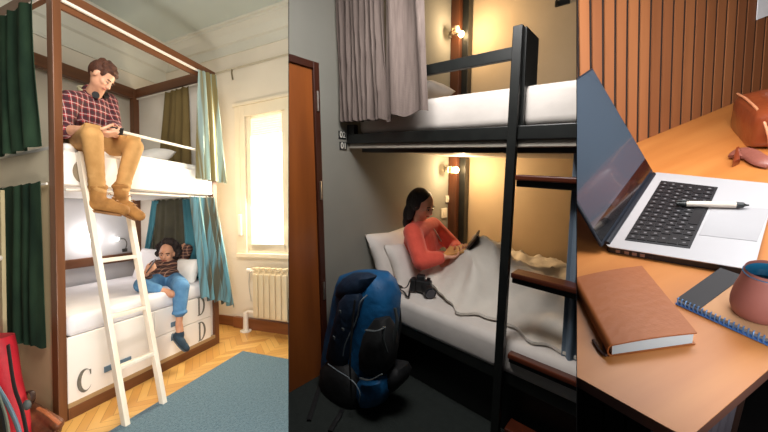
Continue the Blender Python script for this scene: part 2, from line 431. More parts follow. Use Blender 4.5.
# shutter strap with its winder box
t = thing('shutter_strap', R1, (-2.72, wy-.02, -.23), 'pale roller shutter strap and winder box on the wall left of the window', 'shutter strap')
MB().box((-2.757, wy-.036, .1), (-2.737, wy-.031, 1.42)).build('strap', R1, trimw, t)
MB().box((-2.775, wy-.06, -.21), (-2.715, wy-.03, .06), .012).build('winder_box', R1, whitep, t)
t = thing('curtain_rail', R1, (-2.8, wy-.05, 1.88), 'thin grey picture rail cord running high across the window wall', 'rail')
MB().tube([(-3.15, wy-.04, 1.885), (-1.9, wy-.04, 1.885)], .007, 8).build('rod', R1, mat('rail_metal', (196, 186, 162), (184, 174, 150), rough=.5), t)
MB().tube([(-2.836, wy-.04, 1.87), (-2.836, wy-.05, 1.83), (-2.836, wy-.03, 1.75)], .01, 8).build('hook', R1, mat('hook_metal', (120, 108, 80), (90, 80, 60), rough=.5), t)

# radiator: ribs, header, valves and pipe
radm = mat('radiator_enamel', (226, 208, 176), (216, 196, 160), rough=.4, scale=(3, 3, 3))
t = thing('radiator', R1, (-2.2, 3.25, -1.18), 'cream ribbed radiator on the wall below the window', 'radiator')
for i in range(8):
    x = -2.46+.083*i
    mb = MB(); mb.box((x, 3.24, -1.165), (x+.078, 3.31, -.60), .012); mb.box((x+.006, 3.21, -1.15), (x+.072, 3.25, -.64), .012)
    for j in range(3): mb.box((x+.012, 3.205+.03*j, -.60), (x+.066, 3.222+.03*j, -.57), .004)
    mb.build('rib', R1, radm, t)
MB().tube([(-2.46, 3.28, -.62), (-2.52, 3.28, -.62)], .016).tube([(-2.52, 3.28, -.62), (-2.58, 3.28, -.615)], .028).build('upper_valve', R1, whitep, t)
MB().tube([(-2.46, 3.28, -1.11), (-2.58, 3.28, -1.11), (-2.62, 3.28, -1.13), (-2.62, 3.28, -1.34)], [.017, .017, .03, .036], 12).lathe([(0, 0), (.07, 0), (.07, .012), (0, .012)], (-2.62, 3.28, -1.35)).build('lower_pipe', R1, whitep, t)
MB().tube(spline([(-2.56, 3.3, -.64), (-2.60, 3.33, -.8), (-2.575, 3.34, -1.0)], 5), .006, 6).build('bleed_hose', R1, mat('grey_hose', (190, 186, 178), rough=.6), t)

rugm = mat('blue_rug_wool', (62, 96, 114), (92, 124, 138), rough=.98, scale=(60, 60, 60), detail=6, bump=.8, bscale=(220, 220, 220), lo=.35, hi=.65, sheen=.3)
o = MB().box((-2.24, .5, FL+.002), (-1.05, 2.745, FL+.018), .006).build('rug', R1, rugm)
tag(o, 'blue-grey woven rug lying on the parquet floor beside the bunk', 'rug')

# ---- the bunk
bed = thing('bunk_bed', R1, (-3.3, 2.08, FL), 'tall white bunk bed with brown posts and canopy beams', 'bunk bed')
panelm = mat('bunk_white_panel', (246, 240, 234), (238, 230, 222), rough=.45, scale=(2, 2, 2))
def post(x0, x1, y0, y1, z1=1.60, z0=FL): MB().box((x0, y0, z0), (x1, y1, z1), .004).build('post', R1, brownw, bed)
post(-2.738, X0, 1.292, 1.348, 1.60); post(-2.738, X0, 2.80, 2.865, 1.60)
post(-4.03, -3.95, 1.292, 1.348, 1.64); post(-4.03, -3.95, 2.79, 2.91, 1.64)
MB().box((-2.73, 1.2, 1.545), (X0, 2.866, 1.615), .003).build('canopy_beam', R1, brownh, bed)
MB().box((X0-.012, 1.35, 1.527), (X0+.006, 2.80, 1.546)).build('curtain_track', R1, whitep, bed)
MB().box((X0-.05, 1.35, 1.488), (X0-.025, 2.80, 1.545), .002).build('canopy_beam', R1, brownh, bed)
MB().box((-4.04, 1.33, 1.525), (-3.96, 2.9, 1.645), .003).build('canopy_beam', R1, brownh, bed)
brownx = wood('brown_cross_beam', (118, 74, 46), (96, 58, 34), along='x', rough=.4, f=20)
MB().box((-3.96, 2.82, 1.54), (-2.738, 2.88, 1.645), .003).build('canopy_beam', R1, brownx, bed)
MB().box((-3.96, 1.292, 1.56), (-2.738, 1.345, 1.65), .003).build('canopy_beam', R1, brownx, bed)
MB().tube([(-3.95, 1.27, 1.53), (-2.74, 1.27, 1.53)], .008, 8).build('curtain_rod', R1, whitep, bed)
MB().tube([(-3.9, 2.80, 1.505), (-2.74, 2.80, 1.505)], .008, 8).build('curtain_rod', R1, whitep, bed)
# upper platform: front board, end boards, underside, seam, guard rail
MB().box((-2.70, 1.35, .27), (X0-.006, 2.80, .505), .006).build('upper_side_panel', R1, panelm, bed)
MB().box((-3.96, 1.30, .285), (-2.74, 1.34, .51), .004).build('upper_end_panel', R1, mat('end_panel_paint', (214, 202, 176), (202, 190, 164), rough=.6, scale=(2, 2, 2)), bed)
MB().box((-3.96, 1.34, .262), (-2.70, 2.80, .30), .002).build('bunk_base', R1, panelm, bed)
MB().tube([(X0+.0, 1.76, .722), (X0+.0, 2.60, .715)], .013, 8).tube([(X0, 2.6, .715), (X0, 2.6, .50)], .011, 8).build('guard_rail', R1, whitep, bed)
MB().tube([(X0-.01, 1.36, .235), (X0-.01, 2.80, .238)], .009, 8).build('curtain_rod', R1, whitep, bed)
MB().tube([(-3.95, 1.285, .268), (-2.75, 1.285, .275)], .008, 8).build('curtain_rod', R1, whitep, bed)
MB().box((-4.0, 1.35, -.47), (-3.97, 2.79, -.375), .003).build('wall_board', R1, brownh, bed)
wallin = mat('bunk_inner_wall', (214, 212, 214), (204, 203, 206), rough=.8, scale=(2, 2, 2))
MB().box((-4.06, 1.35, -1.2), (-4.0, 2.80, .262)).build('back_panel', R1, wallin, bed)
MB().box((-3.97, 2.86, -1.30), (-2.74, 2.89, 1.54)).build('end_panel', R1, whitep, bed)
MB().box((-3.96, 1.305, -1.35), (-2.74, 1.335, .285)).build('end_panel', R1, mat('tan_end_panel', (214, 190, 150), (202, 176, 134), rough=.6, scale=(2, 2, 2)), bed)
# lower base: carcass, kick rail, doors and drawers
MB().box((-3.97, 1.35, -1.30), (-2.70, 2.80, -.80)).build('carcass', R1, panelm, bed)
MB().box((-2.72, 1.35, -1.35), (X0+.004, 2.80, -1.272), .003).build('kick_rail', R1, brownh, bed)
MB().box((-2.72, 1.35, -1.272), (X0+.001, 2.80, -1.240), .002).build('inner_rail', R1, wood('tan_strip', (176, 148, 110), (160, 130, 92), along='y'), bed)
def letter(ch, y, z, h, w, parent, name='letter', x=X0+.001, m=None):
    mb = MB(); pts = []; n = 28
    if ch == 'C':
        out = []; inn = []
        for k in range(n+1):
            a = math.radians(48+(312-48)*k/n); out.append((y+w/2*math.cos(a), z+h/2*math.sin(a)))
        for k in range(n+1):
            a = math.radians(40+(320-40)*k/n); th = .82-.0*k
            inn.append((y+w*.12+w/2*.72*math.cos(a), z+h/2*.88*math.sin(a)))
        for k in range(n):
            q = [out[k], out[k+1], inn[k+1], inn[k]]; mb.prism([(x, a, b) for a, b in q], (.0025, 0, 0))
        mb.prism([(x, y+w*.30, z+h*.40), (x, y+w*.42, z+h*.40), (x, y+w*.42, z+h*.16), (x, y+w*.36, z+h*.2)], (.0025, 0, 0))
    if ch == 'D':
        def fw(a, b, c, d): mb.prism([(x, a, b), (x, c, b), (x, c, d), (x, a, d)], (.0025, 0, 0))
        fw(y-w*.42, z-h/2, y-w*.22, z+h/2); fw(y-w*.52, z+h*.46, y-w*.1, z+h/2); fw(y-w*.52, z-h/2, y-w*.1, z-h*.46)
        for k in range(n):
            a0, a1 = [math.radians(90-180*q/n) for q in (k, k+1)]
            f = lambda a, rx, ry: (x, y-w*.2+rx*math.cos(a), z+ry*math.sin(a))
            mb.prism([f(a0, w*.70, h*.5), f(a1, w*.70, h*.5), f(a1, w*.46, h*.45), f(a0, w*.46, h*.45)], (.0025, 0, 0))
    return mb.build(name, R1, m or letterm, parent)
letterm = mat('painted_letter', (96, 92, 84), (120, 116, 106), rough=.8, scale=(30, 30, 30))
handm = mat('blue_grey_handle', (104, 130, 150), (84, 108, 128), rough=.4)
def front(y0, y1, z0, z1, ch, name, ly, lz, h, w, hy0, hy1, hz):
    d = MB().box((-2.70, y0, z0), (X0-.004, y1, z1), .004).build(name, R1, panelm, bed)
    letter(ch, ly, lz, h, w, d, x=X0-.003)
    MB().box((X0-.006, hy0, hz-.022), (X0+.004, hy1, hz+.022), .003).build('handle', R1, handm, d)
front(1.352, 2.05, -1.244, -.79, 'C', 'door', 1.462, -1.125, .165, .105, 1.60, 1.82, -1.11)
front(2.054, 2.74, -1.02, -.79, 'D', 'drawer', 2.605, -.878, .185, .10, 2.22, 2.29, -.96)
front(2.054, 2.74, -1.244, -1.024, 'D', 'drawer', 2.61, -1.135, .19, .10, 2.22, 2.31, -1.085)
letter('C', 1.475, .37, .165, .14, bed, m=mat('bronze_letter', (140, 126, 104), (120, 106, 86), rough=.6), x=X0-.004)
# mattresses and pillows
sheet = mat('white_sheet', (238, 234, 236), (228, 226, 230), rough=.85, scale=(4, 4, 4), bump=.25, bscale=(9, 9, 9))
sheet_w = mat('warm_white_sheet', (246, 242, 236), (240, 234, 226), rough=.85, scale=(4, 4, 4), bump=.2, bscale=(9, 9, 9))
o = MB().box((-3.94, 1.37, .30), (-2.705, 2.79, .575), .045, 4).build('mattress', R1, sheet_w, smooth=60)
tag(o, 'white mattress on the upper bunk that the man sits on', 'mattress')
o = MB().box((-3.96, 1.36, -.79), (-2.668, 2.79, -.645), .04, 4).build('mattress', R1, sheet, smooth=60)
tag(o, 'white mattress on the lower bunk over the lettered drawers', 'mattress')
def pillow(name, room, c, r, ax, ay, az, m, label, group=None, seed=0):
    mt = Matrix((V(ax).normalized(), V(ay).normalized(), V(az).normalized())).transposed(); mb = MB(); n = 26; c = V(c)
    def side(sg):
        def fn(u, v):
            a, b = 2*u-1, 2*v-1
            h = ((1-abs(a)**2.6)*(1-abs(b)**2.6))**.45 if abs(a) < 1 and abs(b) < 1 else 0
            k = 1-.10*(1-abs(a*b))*(max(abs(a), abs(b))**6)
            w = .1*noise.noise(V((a*2.2+seed, b*2.2, sg)))*h
            return c+mt @ V((a*r[0]*k, b*r[1]*k, sg*(r[2]*(h+w))))
        mb.grid(fn, n, n)
    side(1); side(-1); bmesh.ops.remove_doubles(mb.bm, verts=mb.bm.verts[:], dist=.0005)
    return tag(mb.build(name, room, m, smooth=True), label, 'pillow', group)
pillow('pillow', R1, (-3.42, 2.66, -.50), (.34, .20, .08), (1, 0, 0), (0, .35, .9), (0, -.9, .35), sheet, 'white pillow behind the lounging woman on the lower bunk', seed=3)
pillow('pillow', R1, (-2.93, 2.64, -.55), (.17, .15, .07), (1, 0, 0), (0, .35, .9), (0, -.9, .35), sheet_w, 'small cream pillow by the teal curtain at the woman\'s raised elbow', seed=5)
pillow('pillow', R1, (-3.25, 2.45, .66), (.22, .2, .09), (1, 0, 0), (0, .9, .4), (0, -.4, .9), sheet_w, 'cream pillow on the upper bunk behind the guard rail', seed=8)

# curtains of the bunk
green = mat('green_curtain_cloth', (48, 68, 50), (30, 46, 36), rough=.95, scale=(6, 6, 3), spec=.1)
olive = mat('olive_curtain_cloth', (128, 108, 64), (108, 90, 52), rough=.9, scale=(6, 6, 3), trans=.25)
sage = mat('sage_curtain_cloth', (166, 188, 184), (136, 122, 78), lo=.42, hi=.58, rough=.85, scale=(3, 26, .5), trans=.25)
teal = mat('teal_curtain_cloth', (70, 132, 146), (50, 108, 124), rough=.85, scale=(9, 9, 2), trans=.15)
tealg = mat('grey_teal_curtain_cloth', (116, 166, 178), (96, 92, 76), lo=.44, hi=.58, rough=.85, scale=(4, 26, .5), trans=.15)
curtain('curtain', R1, (-3.62, 1.255, 1.52), (-2.84, 1.255, 1.54), (-3.64, 1.255, .50), (-2.775, 1.255, .53), 5, .022, green, 'dark green curtain hanging over the near end of the upper bunk', seed=2)
curtain('curtain', R1, (-3.50, 1.265, .272), (-2.80, 1.265, .29), (-3.49, 1.265, -.84), (-2.79, 1.265, -.84), 5, .018, green, 'dark green curtain hanging over the near end of the lower bunk', seed=5, hem=.01)
curtain('curtain', R1, (-3.37, 2.79, 1.49), (-3.0, 2.79, 1.50), (-3.48, 2.78, .62), (-2.95, 2.78, .60), 4, .018, olive, 'olive curtain at the far end of the upper bunk', seed=9)
curtain('curtain', R1, (X0+.02, 2.60, 1.535), (X0+.02, 2.86, 1.575), (X0+.05, 2.53, .42), (X0+.06, 2.98, .40), 4, .03, sage, 'pale sage curtain gathered at the far front post of the upper bunk', nd=(1, 0, 0), seed=11, ampt=.35, e=1.1)
curtain('curtain', R1, (X0+.02, 2.46, .235), (X0+.02, 2.83, .245), (X0+.05, 2.585, -.79), (X0+.10, 3.03, -.98), 5, .032, tealg, 'grey and teal curtain hanging in front of the lower bunk\'s far post', nd=(1, 0, 0), seed=13, hem=.02)
curtain('curtain', R1, (-3.70, 2.83, .25), (-3.58, 2.83, .25), (-3.84, 2.82, -.36), (-3.74, 2.82, -.36), 2, .012, teal, 'narrow teal curtain at the back corner of the lower bunk', seed=15)
curtain('curtain', R1, (-3.14, 2.80, .245), (-2.80, 2.80, .245), (-3.08, 2.79, -.64), (-2.78, 2.79, -.64), 4, .016, teal, 'teal curtain behind the lounging woman\'s raised arm', seed=17)
curtain('curtain', R1, (-3.60, 2.835, .25), (-3.16, 2.835, .25), (-3.72, 2.82, -.62), (-3.06, 2.82, -.62), 4, .01, mat('dark_olive_cloth', (70, 68, 50), (56, 54, 40), rough=.9), 'dark olive curtain hanging directly behind the woman\'s head', seed=19)

# ladder leaning on the bunk
ladm = wood('pale_ladder_wood', (246, 236, 220), (238, 222, 198), along='z', rough=.5)
lad = thing('ladder', R1, (-2.2, 1.6, FL), 'pale wooden ladder leaning against the upper bunk', 'ladder')
Lb, Lt = V((-2.195, 1.455, FL+.012)), V((X0+.03, 1.435, .50)); Rb, Rt = V((-2.185, 1.74, FL+.012)), V((X0+.03, 1.73, .50))
for a, b in ((Lb, Lt), (Rb, Rt)): MB().beam(a, b, .036, .05, (1, 0, 0), .004).build('stile', R1, ladm, lad)
for f in (.197, .378, .585, .845):
    MB().beam(Lb.lerp(Lt, f), Rb.lerp(Rt, f), .045, .026, (0, 0, 1), .004).build('rung', R1, ladm, lad)

# reading lamps
lampm = mat('lamp_chrome', (120, 116, 110), (90, 88, 84), rough=.3, metal=.8)
bulb = mat('lit_bulb', (255, 255, 255), (255, 250, 240), emit=(255, 250, 245), estr=12)
def lamp1(q, label, lit, big=False):
    q = V(q); t = thing('reading_lamp', R1, q, label, 'reading lamp', None)
    MB().box(q+V((0, -.03, -.02)), q+V((.02, .03, .02)), .004).build('wall_plate', R1, lampm, t)
    MB().tube(spline([q+V((.02, 0, 0)), q+V((.05, 0, .08)), q+V((.05, -.03, .135)), q+V((.05, -.10, .14))], 6), .006, 8).build('stem', R1, lampm, t)
    MB().ell(q+V((.05, -.12, .14)), (.02, .026, .02), 12, 8).build('lamp_head', R1, bulb if lit else lampm, t)
lamp1((-3.99, 2.66, -.335), 'small gooseneck reading lamp with a tiny lit head above the brown wall board', True)
lamp1((-3.30, 2.05, .60), 'dark gooseneck reading lamp on the upper bunk beside the man\'s knee', False)
t = thing('bunk_light', R1, (-3.985, 2.24, -.16), 'bright round light glowing on the lower bunk\'s wall behind the ladder', 'light')
MB().lathe([(0, 0), (.055, 0), (.06, .01), (.05, .03), (0, .036)], (-4.0, 2.25, -.165), 20, (0, 1, 0), (0, 0, 1), (1, 0, 0)).build('lens', R1, mat('lit_lens', (255, 255, 255), emit=(255, 252, 250), estr=10), t)
pl = bpy.data.lights.new('bunk_lamp_light', 'POINT'); pl.energy = 4.0; pl.color = (1, .95, .92); pl.shadow_soft_size = .05
po = bpy.data.objects.new('bunk_lamp_light', pl); COL.objects.link(po); po.location = R1.w((-3.86, 2.25, -.16))
# standing post with a knob at the picture's left edge
kc = R1.u(2, 258, 1, 1.20)
t = thing('coat_stand', R1, (kc.x, 1.21, FL), 'pale upright with a round knob at the outer edge of the lower green curtain', 'stand')
MB().box((kc.x-.06, 1.195, FL), (kc.x+.008, 1.22, .25), .004).build('pole', R1, mat('pale_upright', (196, 180, 140), (180, 164, 124), rough=.6), t)
MB().ell((kc.x, 1.185, kc.z), (.016, .02, .02), 14, 10).build('knob', R1, whitep, t)

# ================================================================== ROOM 2 : dim dormitory with the black bunk
HX, BY, FY = -1.695, 3.36, 1.69; F2 = -1.45
greyw = mat('grey_plaster_wall', (132, 130, 121), (124, 122, 113), rough=.9, scale=(2, 2, 2), bump=.03, bscale=(70, 70, 70))
tanw = mat('tan_plaster_wall', (200, 178, 146), (188, 166, 134), rough=.85, scale=(2.5, 2.5, 2.5), bump=.05, bscale=(50, 50, 50))
floor2 = mat('dark_carpet', (38, 44, 41), (32, 38, 35), rough=.95, scale=(30, 30, 30), bump=.3, bscale=(150, 150, 150))
black = mat('black_stained_frame', (28, 30, 28), (20, 22, 21), rough=.4, scale=(20, 4, 20))
mahog = wood('mahogany_tread', (92, 42, 24), (64, 28, 17), along='x', rough=.3, coat=.2)
brownp = wood('dark_brown_plank', (92, 52, 30), (62, 34, 20), along='z', rough=.45)
sheet2 = mat('white_bed_linen', (222, 214, 206), (208, 200, 192), rough=.85, scale=(5, 5, 5), bump=.3, bscale=(11, 11, 11))
wallquad('floor', R2, [(-1.9, .2, F2), (.9, .2, F2), (.9, 3.5, F2), (-1.9, 3.5, F2)], floor2, (0, 0, -.05))
wallquad('wall_left', R2, [(HX, .2, F2), (HX, 3.46, F2), (HX, 3.46, 2.2), (HX, .2, 2.2)], greyw, (-.1, 0, 0))
wallquad('wall_back', R2, [(-1.8, BY, F2), (.9, BY, F2), (.9, BY, 2.2), (-1.8, BY, 2.2)], tanw, (0, .1, 0))
wallquad('ceiling', R2, [(-1.8, .2, 2.2), (.9, .2, 2.2), (.9, 3.5, 2.2), (-1.8, 3.5, 2.2)], greyw)
# door with frame and hinges in the head wall
doorw = wood('orange_brown_door', (150, 82, 34), (122, 64, 26), along='z', rough=.4, f=9, coat=.2)
doorf = wood('dark_door_frame', (66, 30, 16), (50, 22, 12), along='z', rough=.45)
d = MB().box((HX, .5, F2), (HX+.012, 1.355, .57), .002).build('door_1', R2, doorw, origin=(HX, 1, F2)); struct(d)
MB().box((HX, 1.355, F2), (HX+.03, 1.402, .607), .003).box((HX, .5, .565), (HX+.03, 1.355, .607), .003).build('door_frame', R2, doorf, d)
chrome = mat('brushed_steel', (190, 186, 176), (160, 156, 146), rough=.3, metal=.9, scale=(40, 40, 40))
for z in (.375, -.18, -.85): MB().tube([(HX+.034, 1.378, z-.06), (HX+.034, 1.378, z+.06)], .008, 8).build('door_hinge', R2, chrome, d)

bk = thing('bunk_bed', R2, (-.9, 2.5, F2), 'black framed bunk bed with mahogany ladder treads', 'bunk bed')
MB().box((HX+.005, FY-.03, .135), (.4, FY+.02, .198), .004).build('front_rail', R2, black, bk)
MB().box((HX+.01, FY-.01, .104), (.4, BY, .134), .002).build('bed_base', R2, mat('pale_bed_board', (186, 178, 164), (170, 162, 148), rough=.7), bk)
MB().box((HX+.08, FY+.05, .078), (.4, FY+.10, .104), .002).build('support_rail', R2, black, bk)
MB().box((HX+.005, FY-.025, .135), (HX+.075, FY+.02, .262), .004).build('corner_block', R2, black, bk)
MB().box((HX+.005, FY-.01, .498), (-.55, FY+.018, .553), .003).build('guard_rail', R2, black, bk)
MB().box((-.564, FY-.012, .198), (-.514, FY+.18, .626), .003).build('guard_post', R2, black, bk)
MB().beam((-.580, FY-.03, -1.45), (-.543, FY-.03, .626), .042, .036, (0, 1, 0), .003).build('ladder_stile', R2, black, bk)
MB().beam((.25, FY-.03, -1.45), (.25, FY-.03, .622), .042, .035, (0, 1, 0), .003).build('ladder_stile', R2, black, bk)
for z in (-.05, -.517, -.93, -1.335):
    r = MB().box((-.53, FY-.045, z), (.24, FY+.06, z+.026), .006).build('ladder_tread', R2, mahog, bk)
    MB().box((-.53, FY-.02, z-.03), (.24, FY+.02, z), .003).build('tread_support', R2, black, bk)
MB().box((HX+.005, FY+.01, -1.10), (.4, FY+.05, -1.03), .004).build('lower_rail', R2, black, bk)
MB().box((HX+.02, FY+.04, -1.12), (.4, BY-.01, -1.06), .004).build('lower_base', R2, black, bk)
MB().box((HX+.03, FY+.12, -1.45), (.4, FY+.16, -1.12), .003).build('plinth', R2, black, bk)
MB().box((HX+.003, 3.18, -1.45), (-1.60, 3.27, 2.19), .003).build('brown_post', R2, brownp, bk)
MB().box((-1.60, 3.24, -1.45), (-1.535, 3.33, 2.19), .003).build('rear_post', R2, black, bk)
def soft_slab(mb, a, b, r=.05, seg=4): return mb.box(a, b, r, seg)
o = soft_slab(MB(), (-1.62, FY+.02, .20), (.4, BY-.02, .385), .04).build('mattress', R2, sheet2, smooth=60)
tag(o, 'white mattress on the upper bunk behind the black guard rail', 'mattress')
o = soft_slab(MB(), (HX+.02, FY+.0, -1.055), (.4, BY-.02, -.865), .05).build('mattress', R2, sheet2, smooth=60)
tag(o, 'white mattress on the lower bunk under the reading woman', 'mattress')
pillow('pillow', R2, R2.u(428, 93, 1, 2.45), (.15, .2, .06), (.97, 0, .2), (0, 1, 0), (-.2, 0, .97), sheet2, 'white pillow on the upper bunk just behind the beige curtain', seed=21)
o = MB()
def crump(u, v):
    x = -1.28+1.4*u; y = 2.0+1.2*v
    return V((x, y, .375+.05*min(1, 4*v, 4*(1-v))*min(1, 6*u)*(1+.6*noise.noise(V((x*6, y*6, 3))))))
o.grid(crump, 50, 40)
tag(o.build('duvet', R2, sheet2, smooth=True, mods=[('SOLIDIFY', dict(thickness=.02, offset=-1))]), 'crumpled white duvet spread on the upper bunk', 'duvet')
# pillows leaning on the head wall, lower bunk
def leaning(px, py, y, r, lean, turn, label, seed, x=None):
    c = R2.u(px, py, 0, x)
    ax = V((math.sin(turn)*.3, 1, 0)).normalized(); az = V((math.cos(lean), -.12, math.sin(lean))).normalized(); ay = az.cross(ax).normalized()
    if ay.z < 0: ay = -ay
    pillow('pillow', R2, c, r, ax, ay, az, sheet2, label, seed=seed)
leaning(396, 255, None, (.29, .21, .075), .42, 0, 'white pillow propped on the grey wall, the left and rear one of the two', 31, -1.60)
leaning(414, 263, None, (.25, .18, .075), .55, .5, 'white pillow under the woman\'s elbow, in front of the other pillow', 37, -1.44)
# duvet over the woman's legs
def duv(u, v):
    x = -1.40+1.72*u; y = 1.76+1.55*v
    k_ = max(0, min(1, (-.88-x)/.24)); y0 = 1.79+.18*k_+.016*math.sin(x*31)+.012*math.sin(x*47+1)+(.05*math.sin(x*7)+.02*math.sin(x*17))*(1-k_)
    y = y0+(3.28-y0)*v
    knee = math.exp(-((x+.90)/.20)**2)*math.exp(-((y-2.30)/.30)**2)*.31
    lap = math.exp(-((x+1.22)/.20)**2)*math.exp(-((y-2.05)/.28)**2)*.24
    shin = max(0, min(1, (x+1.05)/.2))*max(0, 1-(x+.93)/.9)*math.exp(-((y-2.33)/.30)**2)*.22
    far = math.exp(-((y-2.95)/.3)**2)*.07
    h = max(knee, shin)+lap*.6+far
    f = .045*noise.noise(V((x*3.1+y*2.5, y*5.2-x*3, 1.7)))+.030*noise.noise(V((x*9, y*7-x*6, 4.2)))+.012*abs(math.sin((x*1.2+y*1.9)*6))*max(0, math.cos((x*2-y)*3))
    rdg = 1-abs(noise.noise(V((x*5.5+y*2.2, y*3.0-x*2.5, 8.1))))*2.6; f += .040*max(0, rdg)**2*(.35+1.2*math.exp(-((x+1.0)/.35)**2))
    e = max(0, min(1, v*5, u*9)); e = e*e*(3-2*e)
    z = -.855+(.026+h+f)*(.15+.85*e)
    return V((x, y, max(z, -.857)))
mb = MB(); mb.grid(duv, 90, 80)
tag(mb.build('duvet', R2, mat('oat_linen_duvet', (226, 218, 206), (214, 206, 194), rough=.9, scale=(6, 6, 6), bump=.5, bscale=(16, 16, 16)), smooth=True, mods=[('SOLIDIFY', dict(thickness=.015, offset=0))]),
    'rumpled off-white duvet drawn over the reading woman\'s raised knees', 'duvet')
# curtains
beige = mat('beige_curtain_linen', (118, 104, 97), (96, 83, 77), rough=.9, scale=(60, 60, 5), bump=.2, bscale=(120, 120, 120))
bluec = mat('blue_grey_curtain', (128, 144, 158), (104, 120, 136), rough=.85, scale=(20, 20, 3))
curtain('curtain', R2, (-1.675, 1.60, 1.5), (-1.30, 1.60, 1.5), (-1.675, 1.60, .275), (-1.28, 1.60, .27), 9, .034, beige, 'pleated beige curtain gathered at the head of the upper bunk', seed=23, hem=.006, ampt=.9)
curtain('curtain', R2, (-1.30, 1.62, 1.5), (-1.06, 1.60, 1.5), (-1.29, 1.60, .265), (-.965, 1.59, .30), 2, .03, beige, 'wide flat fold of beige curtain hanging right of the tight pleats', seed=28, hem=.012, ampt=.8)
curtain('curtain', R2, (-.318, 1.755, 1.2), (-.18, 1.755, 1.2), (-.315, 1.755, -.93), (-.18, 1.755, -.95), 3, .014, bluec, 'narrow blue-grey curtain at the right end of the dim bunk', seed=31)
# lamps: wall plate, goose arm, glowing bulb, plus switches
warm = mat('warm_bulb', (255, 236, 190), (255, 230, 180), emit=(255, 214, 150), estr=30)
glass = mat('glass_shade', (240, 220, 190), (236, 214, 180), rough=.2, transmission=.7)
def lamp2(px, py, label, power):
    c = R2.u(px, py, 0, -1.59)
    t = thing('wall_lamp', R2, c, label, 'lamp')
    MB().box((HX+.001, c.y-.05, c.z-.02), (HX+.014, c.y-.015, c.z+.03), .004).build('wall_plate', R2, chrome, t)
    MB().tube(spline([(HX+.02, c.y-.04, c.z), (HX+.05, c.y-.04, c.z+.03), c+V((-.02, 0, .02))], 5), .006, 8).build('arm', R2, chrome, t)
    MB().ell(c, (.03, .03, .032), 16, 10).build('bulb', R2, warm, t)
    MB().lathe([(.034, -.03), (.040, 0), (.034, .03)], c+V((0, -.11, 0)), 16).build('glass_shade', R2, glass, t)
    l = bpy.data.lights.new('wall_lamp_light', 'POINT'); l.energy = power; l.color = (1, .72, .42); l.shadow_soft_size = .03
    lo = bpy.data.objects.new('wall_lamp_light', l); COL.objects.link(lo); lo.location = R2.w(c+V((.12, -.12, .0)))
lamp2(461, 34, 'glowing wall lamp above the upper bunk by the brown post', 13)
lamp2(456, 170, 'glowing wall lamp above the reading woman on the lower bunk', 15)
plate = mat('switch_plastic', (220, 214, 200), (210, 204, 190), rough=.4)
for px, py, s, lab in ((447, 199, .035, 'small white switch on the wall, just under the lower lamp'), (443.5, 213, .05, 'white wall socket by the woman\'s face, below the small switch')):
    c = R2.u(px, py, 0, HX+.001)
    t = thing('wall_socket', R2, c, lab, 'socket')
    MB().box(c+V((0, -s*1.2, -s)), c+V((.012, s*1.2, s)), .004).build('face_plate', R2, plate, t)
    MB().box(c+V((.012, -s*.5, -s*.4)), c+V((.016, s*.5, s*.4)), .001).build('switch', R2, plate, t)
# number plates
platk = mat('number_plate_black', (30, 30, 30), (24, 24, 24), rough=.4); numw = mat('number_white', (226, 222, 210), rough=.5)
for (px, py), tx in (((342, 135), '02'), ((343, 146), '01')):
    c = R2.u(px, py, 0, HX+.001); t = thing('number_plate', R2, c, {'02': 'small black number plate reading 02, the upper one beside the bunk', '01': 'small black number plate reading 01, the lower one beside the bunk'}[tx], 'number plate')
    MB().box(c+V((0, -.035, -.027)), c+V((.006, .035, .027)), .002).build('plate', R2, platk, t)
    text_mesh(tx, R2, c+V((.0065, 0, 0)), (0, 1, 0), (0, 0, 1), .058, 'digits', numw, t, .001, .01)
# dark clip on the far wall, top right
c = R2.u(561, 4, 1, BY-.03)
t = thing('coat_hook', R2, c, 'black coat hook high on the tan wall', 'hook')
MB().box(c+V((-.05, .01, -.005)), c+V((.06, .03, .04)), .004).build('hook_plate', R2, black, t)
MB().tube(spline([c+V((-.02, .01, .01)), c+V((-.03, -.03, -.01)), c+V((-.02, -.05, .03))], 4), .008, 8).build('hook', R2, black, t)

# backpack on the floor
bpB = mat('blue_ripstop', (14, 94, 146), (10, 76, 122), rough=.6, scale=(10, 10, 10), bump=1.0, bscale=(14, 14, 14))
bpN = mat('navy_ripstop', (16, 40, 64), (12, 30, 50), rough=.65, scale=(10, 10, 10), bump=1.0, bscale=(16, 16, 16))
bpK = mat('black_nylon', (16, 17, 18), (24, 25, 27), rough=.7, scale=(20, 20, 20), bump=.3, bscale=(40, 40, 40))
bpG = mat('grey_webbing', (84, 90, 90), (70, 76, 78), rough=.7)
bpL = mat('pale_piping', (140, 152, 158), (124, 138, 146), rough=.5)
t = thing('backpack', R2, (-1.25, 1.40, F2), 'large blue hiking backpack standing on the floor beside the bed', 'backpack')
BYP = 1.40
def b2(px, py, dy=0): return R2.u(px, py, 1, BYP+dy)
def outline_loft(rows, dy, dep, m, name, e=.75, parent=t):
    """rows: (left px, right px, py)"""
    secs = []
    for l, r, y, k in rows:
        a, b = b2(l, y, dy), b2(r, y, dy); secs.append(((a+b)/2, (b-a)/2, V((0, dep*k, 0))))
    return MB().loft(secs, 32, e).build(name, R2, m, parent, smooth=True)
outline_loft([(354, 374, 271, .35), (345, 384, 274, .75), (342, 391, 282, .9), (339, 396, 297, 1), (336, 395, 315, 1), (331, 393, 335, 1), (327, 392, 355, 1), (326, 391, 375, 1), (328, 389, 392, .95), (337, 384, 402, .8), (352, 372, 407, .45)], .06, .15, bpB, 'main_compartment')
outline_loft([(353, 368, 273, .3), (346, 374, 277, .8), (341, 372, 285, 1), (340, 366, 293, 1), (344, 362, 299, .6)], -.03, .09, bpN, 'lid')
